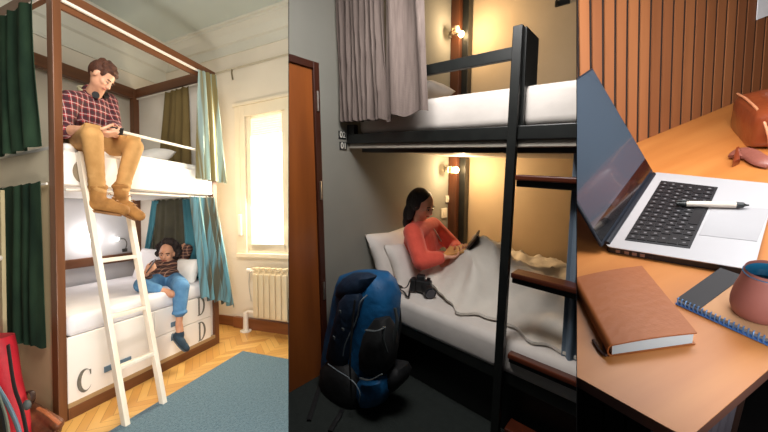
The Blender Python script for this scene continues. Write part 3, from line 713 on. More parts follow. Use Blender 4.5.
outline_loft([(346, 360, 294, .5), (341, 362, 301, 1), (337, 357, 318, 1.1), (332, 351, 338, 1.1), (328, 349, 356, 1), (332, 346, 366, .6)], -.10, .05, bpN, 'front_pocket')
outline_loft([(330, 344, 359, .4), (325, 352, 366, .9), (324, 360, 380, 1), (327, 362, 394, 1), (336, 360, 404, .8), (345, 356, 408, .4)], -.08, .10, bpK, 'bottom_compartment')
outline_loft([(366, 384, 373, .5), (362, 387, 379, 1), (361, 387, 392, 1), (364, 382, 402, .8)], -.06, .09, bpB, 'side_pocket')
outline_loft([(376, 388, 318, .4), (368, 393, 332, .9), (364, 394, 350, 1), (364, 392, 364, .9), (370, 386, 374, .5)], -.05, .10, bpK, 'mesh_pocket')
MB().tube(spline([b2(367, 295, -.16), b2(360, 303, -.18), b2(357, 318, -.17), b2(350, 334, -.17), b2(345, 345, -.17), b2(343, 356, -.165)], 5), .0035, 6).build('piping', R2, bpL, t)
MB().tube(spline([b2(328, 364, -.19), b2(338, 371, -.20), b2(349, 378, -.20), b2(356, 385, -.19), b2(360, 394, -.18), b2(359, 402, -.17)], 5), .003, 6).build('piping', R2, bpL, t)
MB().tube(spline([b2(395, 308, -.06), b2(397, 322, -.06), b2(393, 340, -.05), b2(388, 352, -.05)], 5), [(.012, .004)]*16, 8).build('compression_strap', R2, bpG, t)
MB().tube(spline([b2(366, 330, -.17), b2(376, 331, -.17), b2(386, 327, -.13)], 5), [(.004, .010)]*11, 8).build('compression_strap', R2, bpG, t)
MB().tube(spline([b2(360, 378, -.16), b2(370, 380, -.16), b2(382, 374, -.14)], 5), [(.004, .008)]*11, 8).build('compression_strap', R2, bpG, t)
MB().tube(spline([b2(384, 327, -.14), b2(383, 338, -.14), b2(387, 352, -.12)], 5), [(.010, .004)]*11, 8).build('compression_strap', R2, bpG, t)
MB().tube(spline([b2(355, 300, -.16), b2(352, 330, -.18), b2(350, 365, -.20), b2(352, 400, -.19)], 5), [(.008, .003)]*16, 8).build('strap', R2, bpK, t)
for k, (px, py) in enumerate(((340, 312), (343, 330), (334, 338))):
    c = b2(px, py, -.165); MB().box(c-V((.009, .004, .006)), c+V((.009, .004, .012)), .003).build('buckle', R2, bpG, t)
outline_loft([(388, 398, 362, .4), (384, 405, 366, .8), (384, 407, 373, 1), (386, 404, 382, .9), (388, 396, 390, .5)], .04, .10, bpK, 'hip_belt')
MB().tube(spline([b2(388, 285, .12), b2(396, 300, .16), b2(398, 325, .17), b2(394, 350, .12)], 5), [(.022, .012)]*16, 10).build('shoulder_strap', R2, bpK, t)
for pts in (((326, 372, 1.33), (320, 386, 1.30), (314, 404, 1.18), (309, 420, 1.1)), ((344, 402, 1.30), (341, 412, 1.2), (335, 422, 1.12), (330, 431, 1.08))):
    P = [R2.u(a, b, 2, F2+.012) for a, b, c_ in pts]; P[0] = b2(pts[0][0], pts[0][1], -.05)
    MB().tube(spline(P, 5), [(.003, .014)]*16, 8, flat=(0, 0, 1)).build('loose_strap', R2, bpK, t)

# camera on the bed
camk = mat('camera_black', (20, 20, 21), (30, 30, 31), rough=.45, scale=(60, 60, 60), bump=.2, bscale=(200, 200, 200))
c = R2.u(421, 291, 2, -.850); t = thing('camera', R2, c, 'black camera with lens and strap lying on the bed by the pillow', 'camera')
ax = V((.92, .30, 0)).normalized(); ay = V((-.30, .92, 0)).normalized(); Z = V((0, 0, 1)); c0 = c+Z*.042
def ob(mb, cc, hx, hy, hz, bev=.006):
    p = [cc+ax*sx*hx+ay*sy*hy+Z*sz*hz for sz in (-1, 1) for sx, sy in ((-1, -1), (1, -1), (1, 1), (-1, 1))]
    return mb.hexa(p, bev)
ob(ob(MB(), c0, .075, .03, .043, .012), c0-ax*.05-ay*.02, .02, .025, .045, .01).build('body', R2, camk, t)
ob(MB(), c0+Z*.055, .028, .028, .018, .008).build('viewfinder', R2, camk, t)
MB().tube([c0+Z*.045+ax*.055, c0+Z*.06+ax*.055], .013, 12).build('dial', R2, camk, t)
ld = (ax*.55-ay*.75-Z*.12).normalized(); lp = c0+ax*.035-ay*.01-Z*.006
MB().tube([lp, lp+ld*.05, lp+ld*.052, lp+ld*.085], [.036, .036, .042, .042], 20).build('lens', R2, camk, t)
MB().tube([lp+ld*.086, lp+ld*.089], [.034, .03], 20).build('lens_glass', R2, mat('lens_glass_dark', (30, 34, 48), rough=.08, coat=1), t)
sp_ = [c0-ax*.075+Z*.03, R2.u(405, 288, 2, -.82), R2.u(392, 283, 2, -.80), R2.u(382, 280, 2, -.79), R2.u(374, 279, 2, -.80)]
MB().tube(spline(sp_, 6), [(.002, .005)]*8+[(.004, .018)]*17, 8).build('strap', R2, camk, t)
sp_ = [c0-ax*.075-Z*.01, R2.u(408, 297, 2, -.85), R2.u(403, 291, 2, -.84), R2.u(390, 285, 2, -.83), R2.u(385, 284, 2, -.83)]
MB().tube(spline(sp_, 6), [(.002, .006)]*25, 8).build('strap', R2, camk, t)

# ================================================================== ROOM 3 : desk by a slatted wood wall
DK = -.5
deskm = mat('orange_oak_desktop', (192, 124, 64), (178, 108, 52), rough=.38, scale=(2.5, 22, 2.5), detail=5, bump=.02, bscale=(6, 60, 6), rot=(0, 0, .5))
edgem = mat('desk_edge_band', (138, 92, 76), (120, 78, 64), rough=.5)
D3 = lambda px, py, h=DK: R3.u(px, py, 2, h)
pA, pB, pC = D3(540, 355.8), D3(688, 439), D3(800, 342.5)
bL, bR = V((1.116-.75, .82, DK)), V((2.1, .82, DK)); cR = V((pC.x+(pC.x-pB.x)*2.2, pC.y+(pC.y-pB.y)*2.2, DK))
def rounded(p, q, r, k=.05, n=6):
    a = q+(p-q).normalized()*k*.35; b = q+(r-q).normalized()*k*.35; return [a.lerp(q, t).lerp(q.lerp(b, t), t) for t in [i/n for i in range(n+1)]]
poly = [bL, pA]+rounded(pA, pB, pC)+[cR, V((2.1, cR.y, DK)), bR]
desk = thing('desk', R3, (.8, .5, DK-.72), 'orange-brown wooden desk with a rounded corner', 'desk')
MB().prism([(p.x, p.y, DK-.0015) for p in poly], (0, 0, .0015)).build('desktop', R3, deskm, desk)
MB().prism([(p.x, p.y, DK-.022) for p in poly], (0, 0, .020)).build('desktop_edge', R3, edgem, desk)
# fluted panel below the right edge, and dark slatted panel below the left edge
flm = mat('greyed_flute_wood', (150, 138, 144), (126, 114, 122), rough=.6, scale=(30, 30, 2))
dkm = mat('dark_under_panel', (34, 24, 22), (26, 18, 17), rough=.8, scale=(40, 40, 2))
e = (pC-pB).normalized(); nrm = V((-e.y, e.x, 0)); nrm = nrm if nrm.y > 0 else -nrm
for i in range(9):
    a = pB+e*(.012+.021*i)+nrm*.03
    m_ = flm if i < 8 else wood('brown_flute_wood', (96, 66, 54), (80, 54, 44), along='z')
    MB().tube([a+V((0, 0, -.72)), a+V((0, 0, -.022))], .0115, 12).build('fluted_panel', R3, m_, desk)
f_ = (pA-pB).normalized(); nf = V((-f_.y, f_.x, 0)); nf = nf if nf.x > 0 else -nf
for i in range(9):
    a = pB+f_*(.02+.03*i)+nf*.05; b = a+f_*.026
    MB().prism([a+V((0, 0, -.72)), b+V((0, 0, -.72)), b+nf*.02+V((0, 0, -.72)), a+nf*.02+V((0, 0, -.72))], (0, 0, .698)).build('under_slat', R3, dkm, desk)
wallquad('floor', R3, [(-.6, -.5, -1.22), (2.6, -.5, -1.22), (2.6, 1.4, -1.22), (-.6, 1.4, -1.22)], mat('dark_floor_boards', (40, 32, 30), (30, 24, 22), rough=.8), (0, 0, -.04))
# slatted wall
WY = .895
walb = mat('slat_gap_black', (30, 14, 8), (22, 10, 6), rough=.9)
wallquad('wall_back', R4, [(.3, WY+.004, -1.4), (2.9, WY+.004, -1.4), (2.9, WY+.004, 1.2), (.3, WY+.004, 1.2)], walb, (0, .05, 0))
slm = [wood('slat_wood_%d' % i, a, b, along='z', rough=.6, f=14, bump=.02) for i, (a, b) in enumerate((((154, 96, 56), (136, 82, 46)), ((146, 89, 52), (128, 76, 42)), ((162, 102, 60), (142, 87, 50))))]
w3 = bpy.data.objects.new('trim_3', None); COL.objects.link(w3); w3.location = R4.w((1.3, WY, 0)); tag(w3, kind='structure')
rs = random.Random(4)
for i in range(-12, 36):
    x = .993+.0462*i
    mb = MB(); mb.box((x+.005, WY, -1.4), (x+.0395, WY+.0035, 1.2)); mb.build('slat', R4, rs.choice(slm), w3)
c = R4.u(756, 20, 1, WY-.002); 
o = MB().box((c.x, WY-.004, c.z), (c.x+.3, WY-.002, c.z+.4)).build('paper_sheet', R4, mat('white_paper', (250, 250, 252), (244, 244, 248), rough=.8))
tag(o, 'white paper sheet pinned on the slatted wall', 'paper')

# laptop
LH = -.485
A_, B_, C_, D_ = [D3(a, b, LH) for a, b in ((653.5, 172), (605, 246), (754, 270), (777, 184))]
alum = mat('silver_aluminium', (196, 194, 196), (188, 186, 188), rough=.35, metal=.35, scale=(3, 3, 3))
lblk = mat('laptop_black_edge', (20, 24, 32), (26, 30, 38), rough=.4)
lap = thing('laptop', R3, (A_+C_)/2-V((0, 0, .015)), 'open silver laptop with black keys and dark blue screen', 'laptop')
def inset(p, k, base): return [(a.x, a.y, base) for a in p]
def q4(P, s, t_, h=0):
    a, b, c, d = P; q = a.lerp(d, s).lerp(b.lerp(c, s), t_); return V((q.x, q.y, q.z+h))
DP = [A_, B_, C_, D_]
def dprism(s0, s1, t0, t1, h0, h1, bev=0, P=None):
    P = P or DP
    return [q4(P, s0, t0, h0), q4(P, s1, t0, h0), q4(P, s1, t1, h0), q4(P, s0, t1, h0), q4(P, s0, t0, h1), q4(P, s1, t0, h1), q4(P, s1, t1, h1), q4(P, s0, t1, h1)]
def roundrect(s0, s1, t0, t1, h, rs_, rt, n=5):
    out = []
    for (cs, ct, a0) in ((s1-rs_, t1-rt, 0), (s0+rs_, t1-rt, 90), (s0+rs_, t0+rt, 180), (s1-rs_, t0+rt, 270)):
        for k in range(n+1):
            a = math.radians(a0+90*k/n); out.append(q4(DP, cs+rs_*math.cos(a), ct+rt*math.sin(a), h))
    return out
MB().prism(roundrect(0, 1, 0, 1, -.0015, .05, .03), (0, 0, .0015)).build('deck', R3, alum, lap)
MB().prism(roundrect(0.004, .996, 0.004, .996, -.0148, .05, .03), (0, 0, .0131)).build('base', R3, lblk, lap)
# keyboard well measured on the deck
K = [D3(a, b, LH+.0003) for a, b in ((661.3, 180.8), (624.6, 240.2), (690, 248.6), (718, 187.4))]
kb = MB().prism([K[0], K[1], K[2], K[3]], (0, 0, .0008), .0).build('keyboard', R3, mat('key_well_black', (22, 20, 24), rough=.6), lap)
keym = mat('key_black', (20, 19, 22), (24, 23, 26), rough=.45); legend = mat('key_legend', (120, 118, 120), rough=.6)
rowlay = [14, 14, 14, 13, 12, 9]
gl = MB(); nk = 0
for r, nkeys in enumerate(rowlay):
    s0 = .03+r*.158; s1 = s0+.138
    wts = [1]*nkeys
    if r == 5: wts = [1, 1, 1, 1.25, 5, 1.25, 1, 1, 1]
    if r == 4: wts = [2.2]+[1]*10+[2.2]
    if r == 3: wts = [1.8]+[1]*11+[1.8]
    if r == 2: wts = [1.5]+[1]*12+[1.2]
    tot = sum(wts); tt = .02
    for w_ in wts:
        t1 = tt+.96*w_/tot
        k = MB().hexa(dprism(s0, s1, tt+.008, t1-.004, .0008, .0022, P=K), 0).build('key', R3, keym, kb); nk += 1
        gs = (s0+s1)/2; gt = (tt+t1)/2
        if r != 5 or w_ < 2: gl.hexa(dprism(gs-.022, gs+.022, gt-.006, gt+.006, .0022, .0024, P=K))
        tt = t1
gl.build('key_legends', R3, legend, kb)
T = [D3(a, b, LH+.0002) for a, b in ((713, 205), (699, 235), (757, 241.5), (770, 209))]
MB().prism(T, (0, 0, .0006)).build('trackpad', R3, mat('trackpad_grey', (158, 156, 158), (152, 150, 152), rough=.5), lap)
# ports on the left flank
for s in (.09, .16, .22, .28, .34): MB().hexa(dprism(s, s+.035, 1.0, 1.003, -.011, -.004)).build('port', R3, mat('port_metal', (140, 120, 116), rough=.4, metal=.5) if s < .3 else lblk, lap)
# lid
dd = (D_-A_).normalized(); ph = math.radians(117.5); up = dd*math.cos(ph)+V((0, 0, 1))*math.sin(ph); LL = .316
hA = A_-dd*.002; hB = B_+(B_-A_)*.02-dd*.004
nl = (hA-hB).normalized().cross(up).normalized()
if nl.dot(dd) < 0: nl = -nl
def lidq(a, b, h): return hB.lerp(hA, a)+up*(LL*b)+nl*h
def lidbox(a0, a1, b0, b1, h0, h1): return [lidq(a0, b0, h0), lidq(a1, b0, h0), lidq(a1, b1, h0), lidq(a0, b1, h0), lidq(a0, b0, h1), lidq(a1, b0, h1), lidq(a1, b1, h1), lidq(a0, b1, h1)]
MB().hexa(lidbox(0, 1, 0, 1, -.004, .002), .0025).build('lid', R3, mat('lid_dark', (30, 36, 46), (26, 32, 42), rough=.4), lap)
scr = MB().hexa(lidbox(.012, .988, .03, .985, .002, .0024)).build('screen', R3, mat('screen_glass', (52, 60, 70), (46, 54, 64), rough=.12, scale=(2, 2, 2), emit=(96, 108, 120), estr=.30, coat=.5), lap)
MB().hexa(lidbox(.012, .988, .03, .13, .0024, .0027)).build('screen_bezel', R3, mat('screen_lower_black', (14, 14, 18), rough=.15, coat=.6), scr)
MB().tube([lidq(.04, -.005, .004), lidq(.96, -.005, .004)], .006, 10).build('hinge', R3, lblk, lap)

# pen on the keyboard
p0, p1 = D3(675, 203.5, LH+.009), D3(749, 205.2, LH+.009); dp = (p1-p0)
pen = thing('pen', R3, (p0+p1)/2-V((0, 0, .008)), 'beige and black ballpoint pen lying across the laptop keyboard', 'pen')
pk = mat('pen_black_plastic', (32, 36, 36), rough=.4)
MB().tube([p0+dp*.16, p0+dp*.84], .0062, 16).build('barrel', R3, mat('pen_beige', (214, 200, 186), (206, 192, 178), rough=.4), pen)
MB().tube([p0+dp*.02, p0+dp*.12, p0+dp*.165], [.0045, .0062, .0063], 14).build('cap', R3, pk, pen)
MB().tube([p0+dp*.835, p0+dp*.93, p0+dp*.96, p0+dp], [.0063, .0055, .0022, .0018], 14).build('tip', R3, pk, pen)
MB().box(p0+dp*.12+V((0, -.001, .006)), p0+dp*.12+V((.002, .001, .008))).tube([p0+dp*.03+V((0, 0, .007)), p0+dp*.2+V((0, 0, .008))], .0014, 8).build('clip', R3, pk, pen)

# tan leather notebook
leaS = mat('tan_leather', (164, 92, 42), (148, 80, 34), rough=.5, scale=(6, 6, 6), bump=.08, bscale=(90, 90, 90))
pagem = mat('notebook_pages', (206, 218, 222), (176, 192, 200), rough=.8, kind='wave', scale=(0, 0, 260))
nA, nB, nC = D3(641.8, 265.5, DK+.024), D3(697, 333.5, DK+.022), D3(611, 346, DK+.022)
nD = nA+nC-nB; NP = [nA, nB, nC, nD]
t = thing('leather_notebook', R3, (nA+nC)/2-V((0, 0, .022)), 'tan leather notebook with pale page edges lying on the desk', 'notebook')
def nq(s, v, h=0):                                   # s along A>B, v along A>D
    q = nA.lerp(nB, s).lerp(nD.lerp(nC, s), v); return V((q.x, q.y, DK+h))
def nb_top(v): return .0245-.0035*(2*v-1)**4
def cover(h_fn, th):
    mb = MB(); n = 24
    mb.grid(lambda s, v: nq(s*1.0, v, h_fn(v)), 10, n)
    return mb
def nbc(u, v):   # wraps from the bottom board round the spine (v>1) to the top board
    s = u*1.0; L = v*2.16
    if L < 1: vv, h = L, .0015
    elif L < 1.16:
        a = (L-1)/.16*math.pi; vv = 1+.035*math.sin(a); h = .0015+(.0225-.0015)*(1-math.cos(a))/2
    else: vv = 1-(L-1.16); h = .0225+.0028*math.sin(math.pi*min(1, max(0, vv)))
    return nq(s, vv, h)
MB().grid(nbc, 12, 60).build('cover', R3, leaS, t, smooth=60, mods=[('SOLIDIFY', dict(thickness=.0022, offset=0))])
mb = MB(); n = 20
for k in range(1):
    top = [nq(.012, .03+.95*i/n, .0212+.0028*math.sin(math.pi*i/n)) for i in range(n+1)]; topb = [nq(.992, .03+.95*i/n, .0212+.0028*math.sin(math.pi*i/n)) for i in range(n+1)]
    bot = [V((p.x, p.y, DK+.003)) for p in top]; botb = [V((p.x, p.y, DK+.003)) for p in topb]
    def V_(L): return [mb.bm.verts.new(p) for p in L]
    a, b, c2, d2 = V_(top), V_(topb), V_(botb), V_(bot)
    for i in range(n):
        for X, Y in ((a, b), (b, c2), (c2, d2), (d2, a)): mb.bm.faces.new((X[i], X[i+1], Y[i+1], Y[i]))
    mb.bm.faces.new((a[0], b[0], c2[0], d2[0])); mb.bm.faces.new((a[n], d2[n], c2[n], b[n]))
mb.build('pages', R3, pagem, t)
MB().tube(spline([nq(.9, 1.03, .012), nq(.95, 1.05, .006), nq(1.0, 1.06, .004), nq(.93, 1.10, .003), nq(.8, 1.12, .003)], 5), .0022, 8).build('leather_cord', R3, mat('dark_cord', (70, 40, 30), rough=.7), t)

# spiral notebook
s0, s1, s2 = D3(677, 298.5, DK+.011), D3(768, 338.5, DK+.011), D3(716, 271, DK+.011)
e1 = (s1-s0); e2 = (s2-s0)*1.12
t = thing('spiral_notebook', R3, s0+(e1+e2)/2-V((0, 0, .011)), 'spiral notebook with half black and half kraft cover under the mug', 'notebook')
def sq(u, v, h): p = s0+e1*u+e2*v; return V((p.x, p.y, DK+h))
def sbox(u0, u1, v0, v1, h0, h1): return [sq(u0, v0, h0), sq(u1, v0, h0), sq(u1, v1, h0), sq(u0, v1, h0), sq(u0, v0, h1), sq(u1, v0, h1), sq(u1, v1, h1), sq(u0, v1, h1)]
MB().hexa(sbox(.0, 1.5, .03, 1, .001, .0095), .0006, 1).build('pages', R3, mat('spiral_pages', (226, 222, 214), (200, 196, 190), rough=.8, kind='wave', scale=(0, 0, 300)), t)
MB().hexa(sbox(-.004, .29, .0, 1.005, .0095, .0112), .0005, 1).build('cover', R3, mat('black_card_cover', (44, 42, 44), (38, 36, 38), rough=.7), t)
MB().hexa(sbox(.29, 1.5, .0, 1.005, .0095, .0110), .0005, 1).build('cover_band', R3, mat('kraft_card', (196, 148, 108), (182, 134, 94), rough=.8), t)
coilm = mat('coil_wire', (70, 104, 150), (120, 160, 205), rough=.35, metal=.3)
mb = MB(); nco = 30
pts = []
for k in range(nco*14):
    a = 2*math.pi*k/14; u = 1.5*k/(nco*14)
    pts.append(sq(u, .01+.036*math.cos(a), .0062+.0058*math.sin(a)))
mb.tube(pts, .0009, 5).build('spiral_coil', R3, coilm, t)
MB().hexa(sbox(.0, 1.5, -.03, .02, .001, .0035), .0005, 1).build('back_cover', R3, mat('blue_back_card', (70, 120, 190), (60, 104, 170), rough=.5), t)

# mug
cM = D3(758.5, 313, DK+.0112)
def mugprof():
    pr_ = [(0, 0), (.030, 0), (.0345, .003), (.038, .012), (.0385, .022), (.0365, .036), (.0325, .050), (.0295, .062), (.0285, .0655), (.0275, .066), (.0262, .064), (.028, .052), (.032, .036), (.0335, .022), (.030, .008), (0, .006)]
    return pr_
sc_m = .94
t = thing('mug', R3, cM, 'dusty pink ceramic mug with blue glazed inside', 'mug')
P = mugprof()
MB().lathe([(r*sc_m*.86, z*1.10) for r, z in P[:10]]+[(.0265*.86, .0655*1.18)], cM, 40).build('mug_body', R3, mat('pink_ceramic', (172, 106, 94), (160, 96, 84), rough=.55, scale=(20, 20, 20)), t, smooth=70)
MB().lathe([(r*.86*.995, z*1.10+.0003) for r, z in P[8:]], cM, 40).build('blue_glaze', R3, mat('blue_glaze', (44, 120, 156), (34, 96, 130), rough=.2, coat=.4), t, smooth=70)
MB().lathe([(0, .05), (.0245, .05)], cM, 30).build('drink', R3, mat('dark_tea', (20, 44, 60), rough=.08), t)

# leather bag
bA, bB = D3(729, 126), D3(751, 152)
t = thing('leather_bag', R3, (bA+bB)/2, 'glossy brown leather bag standing on the desk near the slats', 'bag')
bagm = mat('glossy_brown_leather', (146, 70, 36), (116, 50, 26), rough=.3, scale=(8, 8, 8), bump=.25, bscale=(30, 30, 30), coat=.3)
bd = (bB-bA); bdn = bd.normalized(); side = V((-bdn.y, bdn.x, 0)); side = side if side.x > 0 else -side
secs = []
for k, (d_, w0, w1, h) in enumerate(((0, .04, .92, .085), (.008, .0, .97, .10), (.05, -.02, 1.02, .108), (.14, -.04, 1.08, .112), (.30, -.04, 1.1, .108))):
    c_ = bA+bd*((w0+w1)/2)+side*d_+V((0, 0, h/2)); secs.append((c_, bd*((w1-w0)/2), V((0, 0, h/2))))
MB().loft(secs, 40, .36).build('bag_body', R3, bagm, t, smooth=70)
sm_ = mat('bag_seam', (206, 140, 100), (190, 126, 88), rough=.5)
MB().tube(spline([bA+V((0, 0, .100))+side*.004+bd*.06, bA+bd*.4+V((0, 0, .103))+side*.006, bA+bd*.85+side*.010+V((0, 0, .094)), bA+bd*1.02+side*.02+V((0, 0, .055)), bA+bd*1.03+side*.03+V((0, 0, .01))], 6), .003, 8).build('piping', R3, sm_, t)
strm = mat('bag_strap_leather', (150, 92, 80), (128, 74, 62), rough=.35, bump=.3, bscale=(40, 40, 40))
P_ = [D3(736, 157, DK+.01), D3(741, 152, DK+.016), D3(750, 154, DK+.018), D3(760, 160, DK+.016), D3(772, 163, DK+.014)]
MB().tube(spline(P_, 6), [(.006, .016)]*25, 12).build('strap', R3, strm, t, smooth=True)
MB().loft([(D3(737, 151, DK+.012), V((.008, 0, 0)), V((0, 0, .012))), (D3(736, 163, DK+.008), V((.014, 0, 0)), V((0, 0, .007)))], 12, .6).build('strap_end', R3, bagm, t)

# ================================================================== people
def hand(mb, w, d, n, sd, s=1.0, curl=(.5, .6, .4), spread=.10, thumb=.6):
    """w wrist, d towards the fingers, n where the palm faces, sd +1/-1 picks the thumb's side"""
    w, d, n = V(w), V(d).normalized(), V(n); n = (n-d*n.dot(d)).normalized(); a = d.cross(n)*sd
    tips = []
    for i, L in enumerate((.074, .084, .078, .060)):
        k = w+d*(.088-.004*abs(i-1))*s+a*(.031-.021*i)*s
        mb.cap(w+d*.012*s+a*(.014-.01*i)*s, k, .014*s, .0115*s, 10)
        dd_ = (d+a*spread*(1.2-i*.8)).normalized(); p = k; r = .0095*s; ang = 0
        for j, f in enumerate((.46, .30, .24)):
            ang += curl[j]; v = (dd_*math.cos(ang)+n*math.sin(ang)); q = p+v*L*f*s
            mb.cap(p, q, r, r*.9, 10); p = q; r *= .9
        tips.append(p)
    b = w+d*.022*s+a*.022*s; m_ = b+(a*.62+d*.70+n*.25).normalized()*.042*s
    t_ = m_+(a*(.5-.5*thumb)+d*.8+n*thumb).normalized()*.034*s; e_ = t_+(d*.8+n*(thumb+.2)-a*.2).normalized()*.026*s
    mb.cap(b, m_, .015*s, .012*s, 10).cap(m_, t_, .011*s, .010*s, 10).cap(t_, e_, .010*s, .0085*s, 10)
def frame(f, u):
    f = V(f).normalized(); u = V(u); u = (u-f*u.dot(f)).normalized(); r = f.cross(u).normalized()
    return f, u, r, Matrix((r, f, u)).transposed()
def head(mb, c, f, u, s=1.0):
    f, u, r, M = frame(f, u); c = V(c)
    mb.ell(c+u*.028*s-f*.008*s, (.074*s, .094*s, .088*s), 24, 16, M)
    mb.ell(c-u*.030*s+f*.018*s, (.060*s, .068*s, .070*s), 20, 12, M)
    mb.ell(c-u*.078*s+f*.045*s, (.030*s, .030*s, .024*s), 16, 10, M)
    mb.cap(c+f*.080*s+u*.012*s, c+f*.100*s-u*.024*s, .009*s, .013*s, 10)
    mb.ell(c+f*.088*s-u*.030*s, (.017*s, .012*s, .009*s), 12, 8, M)
    mb.ell(c+f*.074*s-u*.052*s, (.026*s, .014*s, .013*s), 12, 8, M)
    mb.ell(c+f*.072*s+u*.030*s, (.048*s, .014*s, .010*s), 14, 8, M)
    for k in (-1, 1):
        mb.ell(c+r*.040*s*k+f*.055*s-u*.012*s, (.024*s, .026*s, .022*s), 14, 8, M)
        mb.ell(c+r*.076*s*k-f*.004*s, (.009*s, .019*s, .030*s), 12, 8, M)
def face_bits(room, par, c, f, u, s, iris, brow, lip, skin_lid=None, down=False):
    f, u, r, M = frame(f, u); c = V(c)
    for k in (-1, 1):
        e = c+r*.031*s*k+f*(.0785*s)+u*.006*s
        o = MB().ell(e, (.012*s, .008*s, (.0045 if down else .0065)*s), 14, 8, M).build('eye', room, mat('eye_white', (170, 150, 140), rough=.3), par, smooth=True)
        MB().ell(e+f*.0065*s-u*(.002*s if down else 0), (.006*s, .005*s, .0055*s), 12, 8, M).build('iris', room, iris, o, smooth=True)
        MB().tube(spline([e+r*k*(-.016*s)+u*.017*s+f*.006*s, e+u*.022*s+f*.009*s, e+r*k*.020*s+u*.017*s], 5), [(.0035*s, .004*s)]*11, 8).build('eyebrow', room, brow, par, smooth=True)
    MB().tube(spline([c+r*-.024*s+f*.078*s-u*.052*s, c+f*.0915*s-u*.050*s, c+r*.024*s+f*.078*s-u*.052*s], 6), [.002*s]+[(.0052*s, .004*s)]*11+[.002*s], 8).build('lips', room, lip, par, smooth=True)
def hair_blobs(mb, c, f, u, s, lst):
    f, u, r, M = frame(f, u); c = V(c)
    for (x, y, z, rr) in lst:
        rad = rr if isinstance(rr, tuple) else (rr, rr, rr)
        mb.ell(c+r*x*s+f*y*s+u*z*s, tuple(q*s for q in rad), 16, 10, M)

# ---------- the man on the upper bunk
P1 = lambda px, py, dx: R1.u(px, py, 0, X0+dx)
skinA = mat('light_skin', (222, 168, 136), (208, 150, 118), rough=.5, scale=(20, 20, 20))
shirtA = plaid('maroon_check_cotton', (150, 36, 40), [('z', 19, .2, .50, (46, 30, 38), .75), ('y', 22, .1, .50, (46, 28, 36), .72), ('z', 19, .45, .09, (214, 196, 190), .6), ('y', 22, .35, .09, (214, 196, 190), .6)])
pantsA = mat('mustard_chinos', (196, 148, 88), (172, 124, 66), rough=.85, scale=(9, 9, 9), bump=.5, bscale=(16, 16, 16))
bootA = mat('tan_suede', (172, 120, 60), (142, 96, 44), rough=.85, scale=(18, 18, 18), bump=.3, bscale=(50, 50, 50))
soleA = mat('boot_sole', (150, 104, 60), (120, 82, 46), rough=.8)
hairA = mat('auburn_brown_hair', (92, 50, 28), (58, 30, 18), rough=.7, scale=(40, 40, 40), bump=.6, bscale=(120, 120, 120))
man = thing('person', R1, P1(84, 150, -.15), 'person in maroon check shirt and mustard trousers sitting on the upper bunk with a phone', 'person')
hip = P1(84, 139, -.26); hR, hL = P1(79, 143, -.18), P1(97, 145, -.22)
kR, kL = P1(92, 136, .24), P1(134, 147, .19)
aR, aL = P1(98, 192, .15), P1(121, 191, .13)
shR, shL = P1(69, 101, -.15), P1(108, 102, -.27); ch = (shR+shL)/2+V((-.02, 0, -.10)); nk = (shR+shL)/2+V((-.01, 0, .03))
eR, wR = P1(61, 130, -.10), P1(93, 131, .20)
eL, wL = P1(114, 127, -.12), P1(115, 134, .16)
hc = P1(101, 77, -.06); hf, hu = V((.62, .42, -.72)), V((.50, .34, .74))
sA = .99
mb = MB(); head(mb, hc, hf, hu, sA)
mb.cap(nk-V((0, 0, .02)), hc-V((.02, 0, .05)), .062, .056).cap(hip, ch, .12, .13)
mb.chain([shR, eR, wR], [.045, .040, .030]).chain([shL, eL, wL], [.045, .038, .030])
mb.chain([hR, kR, aR], [.07, .055, .04]).chain([hL, kL, aL], [.07, .055, .04])
ph_c = P1(111, 134, .25)
hand(mb, wR, (ph_c-wR).normalized()+V((0, .05, -.05)), V((.1, .55, .8)), 1, 1.15, (.35, .6, .5))
hand(mb, wL, V((.55, -.55, -.25)), V((.1, -.5, .85)), -1, 1.1, (.5, .7, .6))
mb.build('body', R1, skinA, man, smooth=True, mods=remesh(.0065, 5), clip=False)
face_bits(R1, man, hc, hf, hu, sA, mat('dark_iris', (50, 34, 24), rough=.2), hairA, mat('lips_rose', (176, 96, 84), rough=.5), down=True)
mb = MB(); random.seed(3)
L_ = [(0, -.01, .075, (.074, .085, .052)), (0, .035, .088, (.058, .040, .030)), (.01, .058, .092, (.045, .024, .020)), (0, -.065, .03, (.076, .045, .075)), (-.052, -.03, .04, (.032, .055, .060)), (.052, -.03, .04, (.032, .055, .060)), (0, -.066, -.01, (.054, .026, .040)), (-.066, .03, .045, (.014, .02, .035)), (.066, .03, .045, (.014, .02, .035))]
for k in range(46):
    a = random.uniform(0, 6.28); e_ = random.uniform(.35, 1.45); L_.append((.070*math.cos(a)*math.cos(e_), -.012+.085*math.sin(a)*math.cos(e_), .055+.072*math.sin(e_), random.uniform(.014, .022)))
hair_blobs(mb, hc, hf, hu, sA, L_)
mb.build('hair', R1, hairA, man, smooth=True, mods=remesh(.006, 2, .4))
